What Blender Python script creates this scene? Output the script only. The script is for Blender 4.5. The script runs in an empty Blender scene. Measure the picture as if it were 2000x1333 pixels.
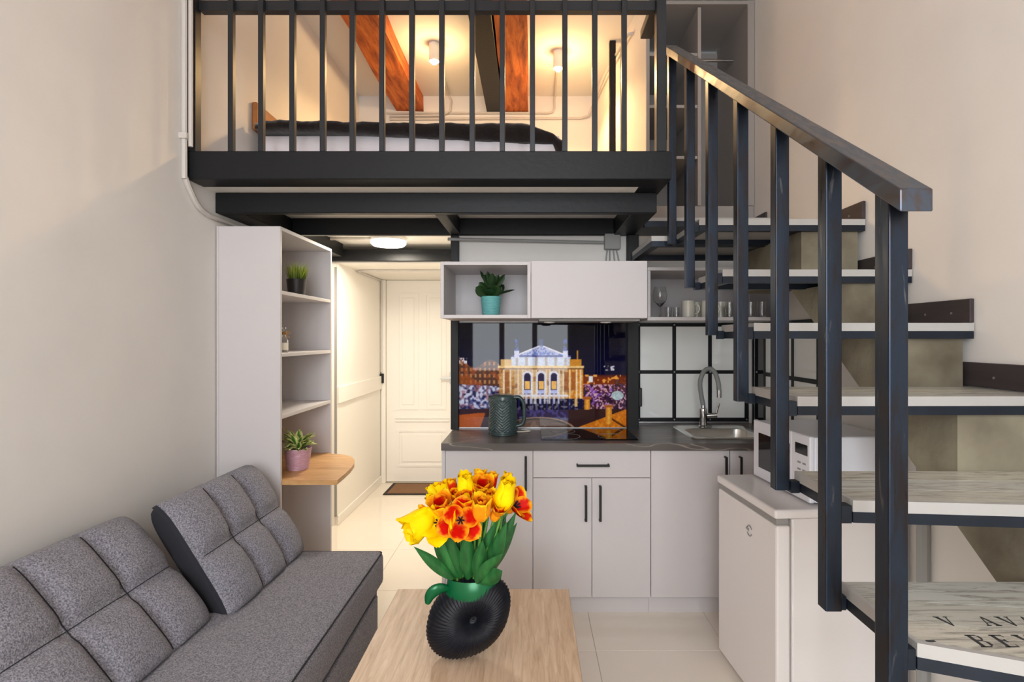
import bpy, bmesh, math, random
import numpy as np
from mathutils import Vector, Matrix

random.seed(7)
rng = np.random.default_rng(11)
scene = bpy.context.scene
COL = scene.collection
PI = math.pi

# ------------------------------------------------------------------ camera
CAM_H = 1.425
F = 1080.0                       # focal length in pixels of the 2000 px wide frame
cam_data = bpy.data.cameras.new('camera')
cam = bpy.data.objects.new('camera', cam_data)
COL.objects.link(cam)
cam_data.sensor_width = 36.0
cam_data.lens = 36.0 * F / 2000.0
cam_data.shift_x = -37.0 / 2000.0
cam_data.shift_y = -6.5 / 2000.0
cam_data.clip_start = 0.02
cam.location = (0, 0, CAM_H)
cam.rotation_euler = (PI / 2, 0, 0)
scene.camera = cam

# ------------------------------------------------------------------ world, daylight, exposure
world = bpy.data.worlds.new('world')
scene.world = world
world.use_nodes = True
bg = world.node_tree.nodes['Background']
bg.inputs[0].default_value = (0.62, 0.72, 0.86, 1)
bg.inputs[1].default_value = 1.0

def area(name, loc, rot, sx, sy, energy, color):
    l = bpy.data.lights.new(name, 'AREA')
    l.shape = 'RECTANGLE'; l.size = sx; l.size_y = sy
    l.energy = energy; l.color = color
    o = bpy.data.objects.new(name, l); COL.objects.link(o)
    o.location = loc; o.rotation_euler = rot
    return o
# daylight entering by the big window behind the photographer
area('window_daylight', (-0.17, -2.32, 2.12), (PI / 2, 0, 0), 1.70, 2.60, 205, (0.915, 0.957, 1.0))

vs = scene.view_settings
vs.view_transform = 'Standard'
vs.look = 'None'
vs.gamma = 1.0
vs.use_curve_mapping = False
vs.exposure = 0.0
scene.cycles.max_bounces = 10
scene.cycles.diffuse_bounces = 6
scene.cycles.glossy_bounces = 4
scene.cycles.transmission_bounces = 8
scene.cycles.sample_clamp_indirect = 6.0
scene.cycles.caustics_reflective = False
scene.cycles.caustics_refractive = False

# ------------------------------------------------------------------ helpers: measures
def X(px, d): return (px - 1037.0) * d / F
def H(py, d): return CAM_H - (py - 660.0) * d / F

# ------------------------------------------------------------------ helpers: materials
def lin(c):
    out = []
    for v in c[:3]:
        v = v / 255.0
        out.append(v / 12.92 if v <= 0.04045 else ((v + 0.055) / 1.055) ** 2.4)
    return tuple(out) + (1.0,)

MATS = {}
def base_mat(name):
    m = bpy.data.materials.new(name); m.use_nodes = True
    nt = m.node_tree
    return m, nt, nt.nodes['Principled BSDF']

def mat(name, rgb, rough=0.5, metal=0.0, spec=0.5, var=0.0, scale=8.0, bump=0.0, bscale=60.0, stretch=(1, 1, 1), coat=0.0, rgb2=None, detail=4.0, trans=0.0, ior=1.45, emit=None, estr=0.0, contrast=(0.3, 0.7), sheen=0.0):
    m, nt, b = base_mat(name)
    n, L = nt.nodes, nt.links
    b.inputs['Base Color'].default_value = lin(rgb)
    b.inputs['Roughness'].default_value = rough
    b.inputs['Metallic'].default_value = metal
    b.inputs['Specular IOR Level'].default_value = spec
    b.inputs['Coat Weight'].default_value = coat
    b.inputs['Coat Roughness'].default_value = 0.05
    b.inputs['Transmission Weight'].default_value = trans
    b.inputs['IOR'].default_value = ior
    if sheen: b.inputs['Sheen Weight'].default_value = sheen
    if emit:
        b.inputs['Emission Color'].default_value = lin(emit)
        b.inputs['Emission Strength'].default_value = estr
    tc = None
    if var or rgb2 or bump:
        tc = n.new('ShaderNodeTexCoord')
        mp = n.new('ShaderNodeMapping')
        mp.inputs['Scale'].default_value = stretch
        L.new(tc.outputs['Object'], mp.inputs['Vector'])
    if var or rgb2:
        nz = n.new('ShaderNodeTexNoise')
        nz.inputs['Scale'].default_value = scale
        nz.inputs['Detail'].default_value = detail
        L.new(mp.outputs[0], nz.inputs['Vector'])
        rp = n.new('ShaderNodeValToRGB')
        c1 = lin(rgb)
        if rgb2: c2 = lin(rgb2)
        else: c2 = lin([max(0, v * (1 - var)) for v in rgb])
        rp.color_ramp.elements[0].position = contrast[0]
        rp.color_ramp.elements[1].position = contrast[1]
        rp.color_ramp.elements[0].color = c2
        rp.color_ramp.elements[1].color = c1
        L.new(nz.outputs['Fac'], rp.inputs['Fac'])
        L.new(rp.outputs['Color'], b.inputs['Base Color'])
    if bump:
        nb = n.new('ShaderNodeTexNoise')
        nb.inputs['Scale'].default_value = bscale
        nb.inputs['Detail'].default_value = 3
        L.new(mp.outputs[0], nb.inputs['Vector'])
        bp = n.new('ShaderNodeBump')
        bp.inputs['Strength'].default_value = bump
        bp.inputs['Distance'].default_value = 0.01
        L.new(nb.outputs['Fac'], bp.inputs['Height'])
        L.new(bp.outputs['Normal'], b.inputs['Normal'])
    MATS[name] = m
    return m

def wood(name, c1, c2, stretch, scale=3.0, rough=0.5, bump=0.15, c3=None, detail=8):
    """two-scale stretched noise grain"""
    m, nt, b = base_mat(name)
    n, L = nt.nodes, nt.links
    tc = n.new('ShaderNodeTexCoord'); mp = n.new('ShaderNodeMapping')
    mp.inputs['Scale'].default_value = stretch
    L.new(tc.outputs['Object'], mp.inputs['Vector'])
    a = n.new('ShaderNodeTexNoise'); a.inputs['Scale'].default_value = scale; a.inputs['Detail'].default_value = detail
    a.inputs['Roughness'].default_value = 0.65; a.inputs['Distortion'].default_value = 0.6
    L.new(mp.outputs[0], a.inputs['Vector'])
    rp = n.new('ShaderNodeValToRGB')
    e = rp.color_ramp.elements
    e[0].position = 0.3; e[0].color = lin(c1); e[1].position = 0.68; e[1].color = lin(c2)
    if c3:
        k = e.new(0.5); k.color = lin(c3)
    L.new(a.outputs['Fac'], rp.inputs['Fac'])
    L.new(rp.outputs['Color'], b.inputs['Base Color'])
    b.inputs['Roughness'].default_value = rough
    bp = n.new('ShaderNodeBump'); bp.inputs['Strength'].default_value = bump; bp.inputs['Distance'].default_value = 0.004
    L.new(a.outputs['Fac'], bp.inputs['Height']); L.new(bp.outputs['Normal'], b.inputs['Normal'])
    MATS[name] = m
    return m

def attr_mat(name, rough=0.5, coat=0.0, attr='col', spec=0.5, sub=0.0):
    m, nt, b = base_mat(name)
    a = nt.nodes.new('ShaderNodeVertexColor'); a.layer_name = attr
    nt.links.new(a.outputs['Color'], b.inputs['Base Color'])
    b.inputs['Roughness'].default_value = rough
    b.inputs['Specular IOR Level'].default_value = spec
    b.inputs['Coat Weight'].default_value = coat
    b.inputs['Coat Roughness'].default_value = 0.02
    b.inputs['Coat IOR'].default_value = 1.33
    MATS[name] = m
    return m

M_WALL = mat('wall_paint', (228, 224, 219), rough=0.85, var=0.025, scale=3, bump=0.04, bscale=25, spec=0.2)
M_WHITE = mat('white_paint', (235, 231, 224), rough=0.6, spec=0.35)
M_CEIL = mat('ceiling_paint', (230, 226, 219), rough=0.9, bump=0.06, bscale=18, spec=0.2)
M_TILE = mat('cream_tile', (238, 229, 216), rough=0.08, var=0.02, scale=2, spec=0.5)
M_GROUT = mat('tile_grout', (190, 180, 168), rough=0.9)
M_LAM = mat('grey_laminate', (200, 195, 195), rough=0.45, spec=0.35)
M_LAMW = mat('grey_laminate_edge', (226, 220, 215), rough=0.5, spec=0.35)
M_BLACK = mat('black_painted_steel', (24, 25, 27), rough=0.45, spec=0.28, bump=0.08, bscale=40)
M_RAIL = mat('dark_railing_steel', (44, 45, 48), rough=0.38, metal=0.35, spec=0.5)
def raw_steel(name, blue, brown, pale, stretch, rough=.34, metal=.7):
    m, nt, b = base_mat(name)
    n, L = nt.nodes, nt.links
    tc = n.new('ShaderNodeTexCoord'); mp = n.new('ShaderNodeMapping'); mp.inputs['Scale'].default_value = stretch
    L.new(tc.outputs['Object'], mp.inputs['Vector'])
    a = n.new('ShaderNodeTexNoise'); a.inputs['Scale'].default_value = 5; a.inputs['Detail'].default_value = 8; a.inputs['Roughness'].default_value = .6; a.inputs['Distortion'].default_value = .8
    L.new(mp.outputs[0], a.inputs['Vector'])
    rp = n.new('ShaderNodeValToRGB'); e = rp.color_ramp.elements
    e[0].position = .36; e[0].color = lin(brown); e[1].position = .52; e[1].color = lin(blue)
    k = e.new(.63); k.color = lin(blue); k = e.new(.74); k.color = lin(pale)
    L.new(a.outputs['Fac'], rp.inputs['Fac']); L.new(rp.outputs['Color'], b.inputs['Base Color'])
    r2 = n.new('ShaderNodeMapRange'); r2.inputs['From Min'].default_value = .3; r2.inputs['From Max'].default_value = .75; r2.inputs['To Min'].default_value = rough - .08; r2.inputs['To Max'].default_value = rough + .16
    L.new(a.outputs['Fac'], r2.inputs['Value']); L.new(r2.outputs[0], b.inputs['Roughness'])
    b.inputs['Metallic'].default_value = metal
    bp = n.new('ShaderNodeBump'); bp.inputs['Strength'].default_value = .06; bp.inputs['Distance'].default_value = .004
    L.new(a.outputs['Fac'], bp.inputs['Height']); L.new(bp.outputs['Normal'], b.inputs['Normal'])
    return m
M_RAW = raw_steel('raw_blued_steel', (37, 46, 59), (40, 36, 37), (98, 96, 97), (9, 9, 1.3))
M_RAW2 = raw_steel('raw_steel_handrail', (74, 82, 94), (78, 70, 70), (130, 120, 117), (10, 1.2, 5))
M_FRAME = mat('tread_frame_steel', (38, 46, 58), rough=0.4, metal=0.5, var=0.2, scale=10)
M_BOARD = mat('dark_stained_board', (64, 56, 58), rough=0.5, var=0.25, scale=6, stretch=(1, .4, 4))
M_CONC = mat('raw_concrete', (152, 145, 124), rough=0.85, rgb2=(84, 75, 61), scale=3.2, detail=7, bump=0.35, bscale=20)
M_NOSE = mat('white_nosing', (172, 170, 167), rough=0.4)
M_MARB = None
M_FAB = mat('grey_wool_fabric', (154, 152, 160), rough=0.95, rgb2=(94, 93, 101), scale=230, detail=4, bump=0.5, bscale=260, spec=0.15, sheen=0.15, contrast=(0.35, 0.65))
M_PIPING = mat('dark_seam', (42, 42, 48), rough=0.95)
M_BLANKET = mat('dark_plush_blanket', (33, 27, 26), rough=0.95, bump=0.4, bscale=40, sheen=0.4, spec=0.1)
M_SHEET = mat('white_bedding', (222, 217, 222), rough=0.9, bump=0.3, bscale=10)
M_OAK = wood('pale_oak_tabletop', (176, 146, 118), (216, 192, 166), (16, 1.3, 16), 4.0, 0.45, 0.06, c3=(202, 173, 145))
M_OAK2 = wood('honey_oak_board', (176, 128, 78), (214, 168, 114), (1.6, 9, 9), 3.0, 0.4, 0.06, c3=(198, 150, 98))
M_BEAM = wood('old_orange_beam', (104, 46, 14), (224, 132, 56), (7, 1.0, 7), 3.0, 0.7, 0.5, c3=(188, 94, 30))
M_HEAD = wood('headboard_wood', (130, 80, 36), (176, 112, 54), (5, 1, 5), 3.0, 0.6, 0.1)
M_KETTLE = mat('dark_green_kettle', (58, 74, 74), rough=0.27, coat=0.2)
M_HANDLE = mat('black_handle', (18, 18, 20), rough=0.45)
M_CHROME = mat('chrome', (200, 200, 200), rough=0.12, metal=1.0)
M_STEEL = mat('brushed_steel', (215, 212, 206), rough=0.3, metal=1.0)
M_SILVER = mat('aluminium_trim', (176, 176, 178), rough=0.35, metal=0.9)
M_GREYTUBE = mat('grey_rubber_hose', (138, 142, 140), rough=0.55)
M_HOB = mat('black_ceramic_glass', (8, 8, 9), rough=0.04, spec=0.6)
M_BLKGLASS = mat('black_glass', (14, 14, 18), rough=0.06, spec=0.6)
M_WGLASS = mat('white_back_painted_glass', (242, 244, 241), rough=0.05, spec=0.5)
M_GLASS = mat('clear_glass', (250, 250, 250), rough=0.0, trans=1.0, ior=1.45)
M_MUG = mat('cream_ceramic', (214, 211, 198), rough=0.18, spec=0.5)
M_APPL = mat('white_appliance', (238, 233, 231), rough=0.22, spec=0.45)
M_APPL2 = mat('white_microwave', (232, 234, 242), rough=0.3)
M_GREY = mat('grey_plastic', (150, 148, 145), rough=0.5)
M_COND = mat('light_grey_conduit', (198, 192, 186), rough=0.5)
M_COND2 = mat('grey_conduit', (150, 150, 148), rough=0.5)
M_TEAL = mat('teal_pot', (104, 172, 172), rough=0.4)
M_PINK = mat('mauve_pot', (190, 150, 164), rough=0.45)
M_BPOT = mat('black_pot', (34, 28, 28), rough=0.5)
M_SOIL = mat('potting_soil', (48, 36, 28), rough=1.0)
M_LEAFD = mat('dark_leaf', (30, 62, 24), rough=0.35, rgb2=(20, 40, 14), scale=25)
M_STEMG = mat('tulip_stem', (96, 152, 62), rough=0.5)
M_TLEAF = mat('tulip_leaf', (44, 112, 52), rough=0.42, rgb2=(20, 68, 32), scale=9, stretch=(6, 6, 1.2))
M_STAMEN = mat('stamen', (42, 22, 34), rough=0.7)
M_VASE = mat('matt_black_vase', (17, 19, 26), rough=0.42, spec=0.38)
M_RIBBON = mat('green_satin', (0, 92, 50), rough=0.27, spec=0.5, metal=0.25)
M_MAT = mat('brown_doormat', (150, 112, 80), rough=1.0, rgb2=(112, 80, 54), scale=160, bump=0.5, bscale=200)
M_MATB = mat('doormat_border', (48, 42, 38), rough=0.9)
M_CLOSET = mat('taupe_closet', (150, 143, 138), rough=0.55)
M_TWINE = mat('jute_twine', (176, 132, 76), rough=0.9)
M_LABELW = mat('cream_label', (232, 224, 208), rough=0.6)
M_DECK = mat('loft_deck', (190, 180, 168), rough=0.7)
M_LAMPW = mat('lamp_housing', (225, 222, 216), rough=0.4)
M_GLOWH = mat('ceiling_lamp_glow', (255, 250, 240), emit=(255, 246, 230), estr=7.0)
M_GLOWS = mat('bulb_glow', (255, 225, 170), emit=(255, 214, 150), estr=60.0)
M_INK = mat('stencil_ink', (52, 54, 56), rough=0.6)
M_CURTAIN = mat('sheer_curtain', (214, 214, 220), rough=0.9)
M_LEDS = mat('hood_lens', (230, 230, 226), rough=0.3)
M_DISPLAY = mat('display', (16, 16, 18), rough=0.1)
M_PET = attr_mat('tulip_petal', rough=0.6, spec=0.15)
M_VARLEAF = attr_mat('variegated_leaf', rough=0.45)
M_GRASS = attr_mat('grass_blade', rough=0.5)
M_PRINT = attr_mat('printed_glass', rough=0.5, coat=0.65, spec=0.0)

def marble():
    m, nt, b = base_mat('dark_marble_laminate')
    n, L = nt.nodes, nt.links
    tc = n.new('ShaderNodeTexCoord')
    mp = n.new('ShaderNodeMapping'); mp.inputs['Rotation'].default_value = (0.2, 0.3, 0.75); mp.inputs['Scale'].default_value = (0.9, 4, 4)
    L.new(tc.outputs['Object'], mp.inputs['Vector'])
    a = n.new('ShaderNodeTexNoise'); a.inputs['Scale'].default_value = 1.4; a.inputs['Detail'].default_value = 2.5; a.inputs['Distortion'].default_value = 0.3
    L.new(mp.outputs[0], a.inputs['Vector'])
    s = n.new('ShaderNodeMath'); s.operation = 'SUBTRACT'; s.inputs[1].default_value = 0.5
    L.new(a.outputs['Fac'], s.inputs[0])
    ab = n.new('ShaderNodeMath'); ab.operation = 'ABSOLUTE'; L.new(s.outputs[0], ab.inputs[0])
    rp = n.new('ShaderNodeValToRGB'); e = rp.color_ramp.elements
    e[0].position = 0.0; e[0].color = lin((150, 140, 130)); e[1].position = 0.005; e[1].color = lin((88, 81, 77))
    k = e.new(0.3); k.color = lin((64, 59, 57))
    L.new(ab.outputs[0], rp.inputs['Fac']); L.new(rp.outputs['Color'], b.inputs['Base Color'])
    b.inputs['Roughness'].default_value = 0.32
    return m
M_MARB = marble()

def plank_mat(name, tint):
    m, nt, b = base_mat(name)
    n, L = nt.nodes, nt.links
    tc = n.new('ShaderNodeTexCoord'); mp = n.new('ShaderNodeMapping'); mp.inputs['Scale'].default_value = (2.5, 22, 10)
    L.new(tc.outputs['Object'], mp.inputs['Vector'])
    a = n.new('ShaderNodeTexNoise'); a.inputs['Scale'].default_value = 2.4; a.inputs['Detail'].default_value = 9; a.inputs['Roughness'].default_value = 0.7; a.inputs['Distortion'].default_value = 1.4
    L.new(mp.outputs[0], a.inputs['Vector'])
    rp = n.new('ShaderNodeValToRGB'); e = rp.color_ramp.elements
    e[0].position = 0.34; e[0].color = lin((146, 141, 134)); e[1].position = 0.52; e[1].color = lin(tint)
    L.new(a.outputs['Fac'], rp.inputs['Fac'])
    b2 = n.new('ShaderNodeTexNoise'); b2.inputs['Scale'].default_value = 4; b2.inputs['Detail'].default_value = 3
    L.new(tc.outputs['Object'], b2.inputs['Vector'])
    mx = n.new('ShaderNodeMixRGB'); mx.blend_type = 'MULTIPLY'; mx.inputs['Fac'].default_value = 0.5
    r2 = n.new('ShaderNodeValToRGB'); r2.color_ramp.elements[0].color = lin((190, 205, 200)); r2.color_ramp.elements[1].color = lin((250, 244, 236))
    L.new(b2.outputs['Fac'], r2.inputs['Fac'])
    L.new(rp.outputs['Color'], mx.inputs[1]); L.new(r2.outputs['Color'], mx.inputs[2])
    L.new(mx.outputs[0], b.inputs['Base Color'])
    b.inputs['Roughness'].default_value = 0.25
    return m
M_PLANK = [plank_mat('whitewashed_plank_a', (212, 207, 196)), plank_mat('whitewashed_plank_b', (198, 196, 188)), plank_mat('whitewashed_plank_c', (204, 204, 200))]

# ------------------------------------------------------------------ helpers: meshes
class MB:
    def __init__(s): s.v = []; s.f = []; s.c = None
    def add(s, vs, fs):
        o = len(s.v); s.v += [tuple(p) for p in vs]; s.f += [tuple(i + o for i in f) for f in fs]; return s
    def box(s, x0, x1, y0, y1, z0, z1):
        return s.add([(x0, y0, z0), (x1, y0, z0), (x1, y1, z0), (x0, y1, z0), (x0, y0, z1), (x1, y0, z1), (x1, y1, z1), (x0, y1, z1)],
                     [(0, 3, 2, 1), (4, 5, 6, 7), (0, 1, 5, 4), (1, 2, 6, 5), (2, 3, 7, 6), (3, 0, 4, 7)])
    def rbox(s, x0, x1, y0, y1, z0, z1, r=0.002, seg=1):
        bm = bmesh.new(); bmesh.ops.create_cube(bm, size=1)
        for v in bm.verts:
            v.co = ((x0 + x1) / 2 + v.co.x * (x1 - x0), (y0 + y1) / 2 + v.co.y * (y1 - y0), (z0 + z1) / 2 + v.co.z * (z1 - z0))
        bmesh.ops.bevel(bm, geom=list(bm.edges), offset=r, segments=seg, affect='EDGES', profile=0.5)
        bm.verts.index_update()
        s.add([v.co[:] for v in bm.verts], [[v.index for v in f.verts] for f in bm.faces]); bm.free(); return s
    def prism(s, poly, z0, z1):
        n = len(poly)
        vs = [(p[0], p[1], z0) for p in poly] + [(p[0], p[1], z1) for p in poly]
        fs = [tuple(range(n - 1, -1, -1)), tuple(range(n, 2 * n))] + [(i, (i + 1) % n, n + (i + 1) % n, n + i) for i in range(n)]
        return s.add(vs, fs)
    def prism_x(s, poly, x0, x1):          # poly in (y, z)
        n = len(poly)
        vs = [(x0, p[0], p[1]) for p in poly] + [(x1, p[0], p[1]) for p in poly]
        fs = [tuple(range(n)), tuple(range(2 * n - 1, n - 1, -1))] + [(n + i, n + (i + 1) % n, (i + 1) % n, i) for i in range(n)]
        return s.add(vs, fs)
    def tube(s, pts, r, n=10, cap=True, ry=None):
        pts = [Vector(p) for p in pts]; m = len(pts)
        rs = r if isinstance(r, (list, tuple)) else [r] * m
        vs = []; prev = None
        for i, p in enumerate(pts):
            t = (pts[min(i + 1, m - 1)] - pts[max(i - 1, 0)]).normalized()
            if prev is None:
                a = Vector((0, 0, 1)) if abs(t.z) < 0.9 else Vector((1, 0, 0))
                u = (a - t * a.dot(t)).normalized()
            else:
                u = (prev - t * prev.dot(t)).normalized()
            prev = u; w = t.cross(u)
            for k in range(n):
                a = 2 * PI * k / n
                vs.append(p + u * math.cos(a) * rs[i] + w * math.sin(a) * (ry if ry else rs[i]))
        fs = [(i * n + k, i * n + (k + 1) % n, (i + 1) * n + (k + 1) % n, (i + 1) * n + k) for i in range(m - 1) for k in range(n)]
        if cap:
            fs.append(tuple(range(n - 1, -1, -1))); fs.append(tuple((m - 1) * n + k for k in range(n)))
        return s.add(vs, fs)
    def lathe(s, prof, cx=0, cy=0, cz=0, n=28, close=False):
        m = len(prof); vs = []
        for (r, z) in prof:
            for k in range(n):
                a = 2 * PI * k / n
                vs.append((cx + r * math.cos(a), cy + r * math.sin(a), cz + z))
        fs = [(i * n + k, i * n + (k + 1) % n, (i + 1) * n + (k + 1) % n, (i + 1) * n + k) for i in range(m - 1) for k in range(n)]
        if close:
            fs += [((m - 1) * n + k, (m - 1) * n + (k + 1) % n, (k + 1) % n, k) for k in range(n)]
        else:
            fs.append(tuple(range(n - 1, -1, -1))); fs.append(tuple((m - 1) * n + k for k in range(n)))
        return s.add(vs, fs)
    def grid(s, P, close_u=False):
        """P: array rows x cols x 3"""
        R, C = len(P), len(P[0])
        vs = [p for row in P for p in row]
        fs = []
        for i in range(R - 1):
            for j in range(C if close_u else C - 1):
                fs.append((i * C + j, i * C + (j + 1) % C, (i + 1) * C + (j + 1) % C, (i + 1) * C + j))
        return s.add(vs, fs)
    def rot(s, ang, cx, cy):
        ca, sa = math.cos(ang), math.sin(ang)
        s.v = [(cx + (x - cx) * ca - (y - cy) * sa, cy + (x - cx) * sa + (y - cy) * ca, z) for x, y, z in s.v]
        return s

LOC = {}
def loc_of(o): return LOC.get(o.name, Vector((0, 0, 0)))

def mesh_of(mb, name, smooth=None, off=Vector((0, 0, 0)), material=None, colors=None):
    me = bpy.data.meshes.new(name)
    me.from_pydata([(v[0] - off.x, v[1] - off.y, v[2] - off.z) for v in mb.v], [], mb.f)
    me.update()
    if smooth is not None:
        me.polygons.foreach_set('use_smooth', [True] * len(me.polygons))
        if smooth < 180: me.set_sharp_from_angle(angle=math.radians(smooth))
    if material: me.materials.append(material)
    if colors is not None:
        at = me.color_attributes.new('col', 'FLOAT_COLOR', 'POINT')
        at.data.foreach_set('color', np.asarray(colors, dtype=np.float32).ravel())
    return me

def thing(name, label, cat, loc=(0, 0, 0), group=None):
    o = bpy.data.objects.new(name, None); COL.objects.link(o)
    o.empty_display_size = 0.05
    o.location = loc; LOC[o.name] = Vector(loc)
    o['label'] = label; o['category'] = cat
    if group: o['group'] = group
    return o

def part(name, mb, m, parent, smooth=None, label=None, colors=None, kind=None):
    off = loc_of(parent)
    o = bpy.data.objects.new(name, mesh_of(mb, name, smooth, off, m, colors)); COL.objects.link(o)
    o.parent = parent; LOC[o.name] = off
    if label: o['label'] = label
    if kind: o['kind'] = kind
    return o

def single(name, mb, m, label, cat, group=None, smooth=None, kind=None, colors=None):
    a = np.array(mb.v)
    off = Vector(((a[:, 0].min() + a[:, 0].max()) / 2, (a[:, 1].min() + a[:, 1].max()) / 2, a[:, 2].min()))
    o = bpy.data.objects.new(name, mesh_of(mb, name, smooth, off, m, colors)); COL.objects.link(o)
    o.location = off; LOC[o.name] = off
    o['label'] = label; o['category'] = cat
    if group: o['group'] = group
    if kind: o['kind'] = kind
    return o

def struct(name, mb, m, label, cat='wall', smooth=None):
    return single(name, mb, m, label, cat, kind='structure', smooth=smooth)

# ------------------------------------------------------------------ main measures (metres)
XL, XR = -1.523, 1.39            # left and right walls
YREAR = -2.2
ZC = 3.567                       # ceiling
YB = 4.9                         # back wall of the loft
YD = 5.5                         # hall end wall with the door
ZL = 2.25                        # loft floor
YP = 2.44                        # front of the loft
YK = 3.47                        # kitchen back wall
YS = 3.28                        # splashback partition front

# ================================================================== STRUCTURE
# floor with single tiles
fl = struct('floor', MB().box(XL - .1, XR + .1, YREAR - .1, YD + .1, -0.08, -0.003), M_GROUT, 'cream glossy tiled floor', 'floor')
tiles = {}
gx = [XL] + [x for x in [0.295 + 0.6 * k for k in range(-4, 4)] if XL < x < XR] + [XR]
gy = [YREAR] + [y for y in [2.515 + 0.6 * k for k in range(-9, 7)] if YREAR < y < YD] + [YD]
for i in range(len(gx) - 1):
    for j in range(len(gy) - 1):
        w, d = round(gx[i + 1] - gx[i], 3), round(gy[j + 1] - gy[j], 3)
        if (w, d) not in tiles:
            tiles[(w, d)] = mesh_of(MB().rbox(0.0012, w - 0.0012, 0.0012, d - 0.0012, -0.008, 0.0, 0.0008), 'tile', None, material=M_TILE)
        o = bpy.data.objects.new('tile', tiles[(w, d)]); COL.objects.link(o)
        o.parent = fl; o.location = Vector((gx[i], gy[j], 0)) - loc_of(fl)

struct('wall_left', MB().box(XL - .1, XL, YREAR, YD + .1, 0, ZC), M_WALL, 'plain white plaster wall behind the grey sofa')
struct('wall_right', MB().box(XR, XR + .1, YREAR, YD + .1, 0, ZC), M_WALL, 'plain white plaster wall along the open stairs')
struct('ceiling', MB().box(XL - .1, XR + .1, YREAR - .1, YD + .1, ZC, ZC + .1), M_CEIL, 'white room ceiling above the loft', 'ceiling')
struct('wall_loft', MB().box(XL, 0.56, YB, YB + .1, 2.0, ZC), M_WALL, 'white wall behind the loft bed')
struct('wall_loft_side', MB().prism([(0.544, YB), (0.715, 3.44), (0.735, 3.44), (0.62, YB)], 2.25, ZC), M_WALL, 'white side wall of the loft beside the open closet')
struct('wall_kitchen', MB().box(-0.47, 0.628, YS, YK + .05, 0, 2.027), M_WALL, 'white partition behind the wall cabinets under the loft')
struct('wall_back', MB().box(0.628, XR, YK, YK + .08, 0, 2.1), M_WALL, 'white wall behind the kitchen sink')
struct('wall_hall_right', MB().box(-0.47, -0.39, YK + .05, YD, 0, 2.02), M_WHITE, 'white right hand wall of the entrance hall')
struct('wall_hall', MB().box(XL, -1.487, 4.18, YD, 0, 2.0).box(-1.487, -1.47, 4.195, YD, 0, 2.0), M_WHITE, 'white panelled left wall of the entrance hall')
struct('gap_shade_1', MB().box(-1.4865, -1.4705, 4.181, 4.1945, 0.07, 1.96), M_GREY, 'narrow dark strip standing in for a shaded gap at the hall wall edge', 'gap_shade')  # added strip; its dark colour stands in for the shade of a gap
struct('wall_door', MB().box(XL, -0.39, YD, YD + .1, 0, 2.02), M_WHITE, 'white end wall of the hall around the door')
struct('ceiling_hall', MB().box(XL, -0.39, 4.2, YD, 1.992, 2.02), M_WHITE, 'low white ceiling of the entrance hall', 'ceiling')
struct('baseboard_left', MB().rbox(-1.4698, -1.456, 4.19, YD - .03, 0, 0.075, .003), M_WHITE, 'white baseboard along the hall wall', 'baseboard')
# rear wall with the big window (behind the photographer)
WX0, WX1, WZ0, WZ1 = -0.98, 0.64, 0.85, 3.38
struct('wall_rear', MB().box(XL, WX0, YREAR - .1, YREAR, 0, ZC).box(WX1, XR, YREAR - .1, YREAR, 0, ZC).box(WX0, WX1, YREAR - .1, YREAR, 0, WZ0).box(WX0, WX1, YREAR - .1, YREAR, WZ1, ZC),
       M_WALL, 'white wall with the tall window behind the viewer')
win = struct('window_1', MB().box(WX0, WX0 + .06, YREAR - .06, YREAR + .02, WZ0, WZ1).box(WX1 - .06, WX1, YREAR - .06, YREAR + .02, WZ0, WZ1)
             .box(WX0, WX1, YREAR - .06, YREAR + .02, WZ0, WZ0 + .06).box(WX0, WX1, YREAR - .06, YREAR + .02, WZ1 - .06, WZ1)
             .box(-.50, -.42, YREAR - .06, YREAR + .02, WZ0, WZ1).box(.02, .10, YREAR - .06, YREAR + .02, WZ0, WZ1).box(WX0, WX1, YREAR - .06, YREAR + .02, 2.62, 2.69), M_WHITE, 'tall white framed window', 'window')
part('window_sill', MB().rbox(WX0 - .05, WX1 + .05, YREAR, YREAR + .14, WZ0 - .035, WZ0 - .001, .004), M_WHITE, win)

# door
d = struct('door_1', MB().box(-1.47, -0.66, 5.46, 5.50, 0, 2.0), M_WHITE, 'white panelled entrance door at the end of the hall', 'door')
slab = MB()
dx0, dx1, y0, y1 = -1.42, -0.72, 5.425, 5.46
slab.rbox(dx0, dx1, y0, y1, 0.012, 1.99, .004)
dl = part('door_leaf', slab, M_WHITE, d)
for (a, b, z0, z1) in [(-1.31, -1.10, 0.72, 1.86), (-1.04, -0.83, 0.72, 1.86), (-1.31, -0.83, 0.16, 0.52)]:
    fr = MB()
    t = .018
    fr.box(a, b, y0 - .008, y0 + .001, z0, z0 + t).box(a, b, y0 - .008, y0 + .001, z1 - t, z1).box(a, a + t, y0 - .008, y0 + .001, z0 + t, z1 - t).box(b - t, b, y0 - .008, y0 + .001, z0 + t, z1 - t)
    fr.rbox(a + .045, b - .045, y0 - .007, y0 + .001, z0 + .045, z1 - .045, .004)
    part('panel', fr, M_WHITE, dl)
part('moulding', MB().rbox(-1.33, -0.80, y0 - .014, y0 + .001, 0.60, 0.618, .004).rbox(-1.33, -0.80, y0 - .010, y0 + .001, 0.63, 0.64, .002), M_WHITE, dl)
part('door_frame', MB().rbox(-1.465, -1.422, 5.40, 5.46, 0, 1.991, .004).rbox(-0.718, -0.675, 5.40, 5.46, 0, 1.991, .004), M_WHITE, d)
hd = MB().tube([(-0.775, 5.425, 1.03), (-0.775, 5.375, 1.03)], .009).tube([(-0.775, 5.378, 1.03), (-0.885, 5.378, 1.03)], .009)
hd.rbox(-0.795, -0.755, 5.415, 5.426, 0.97, 1.09, .003)
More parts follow.
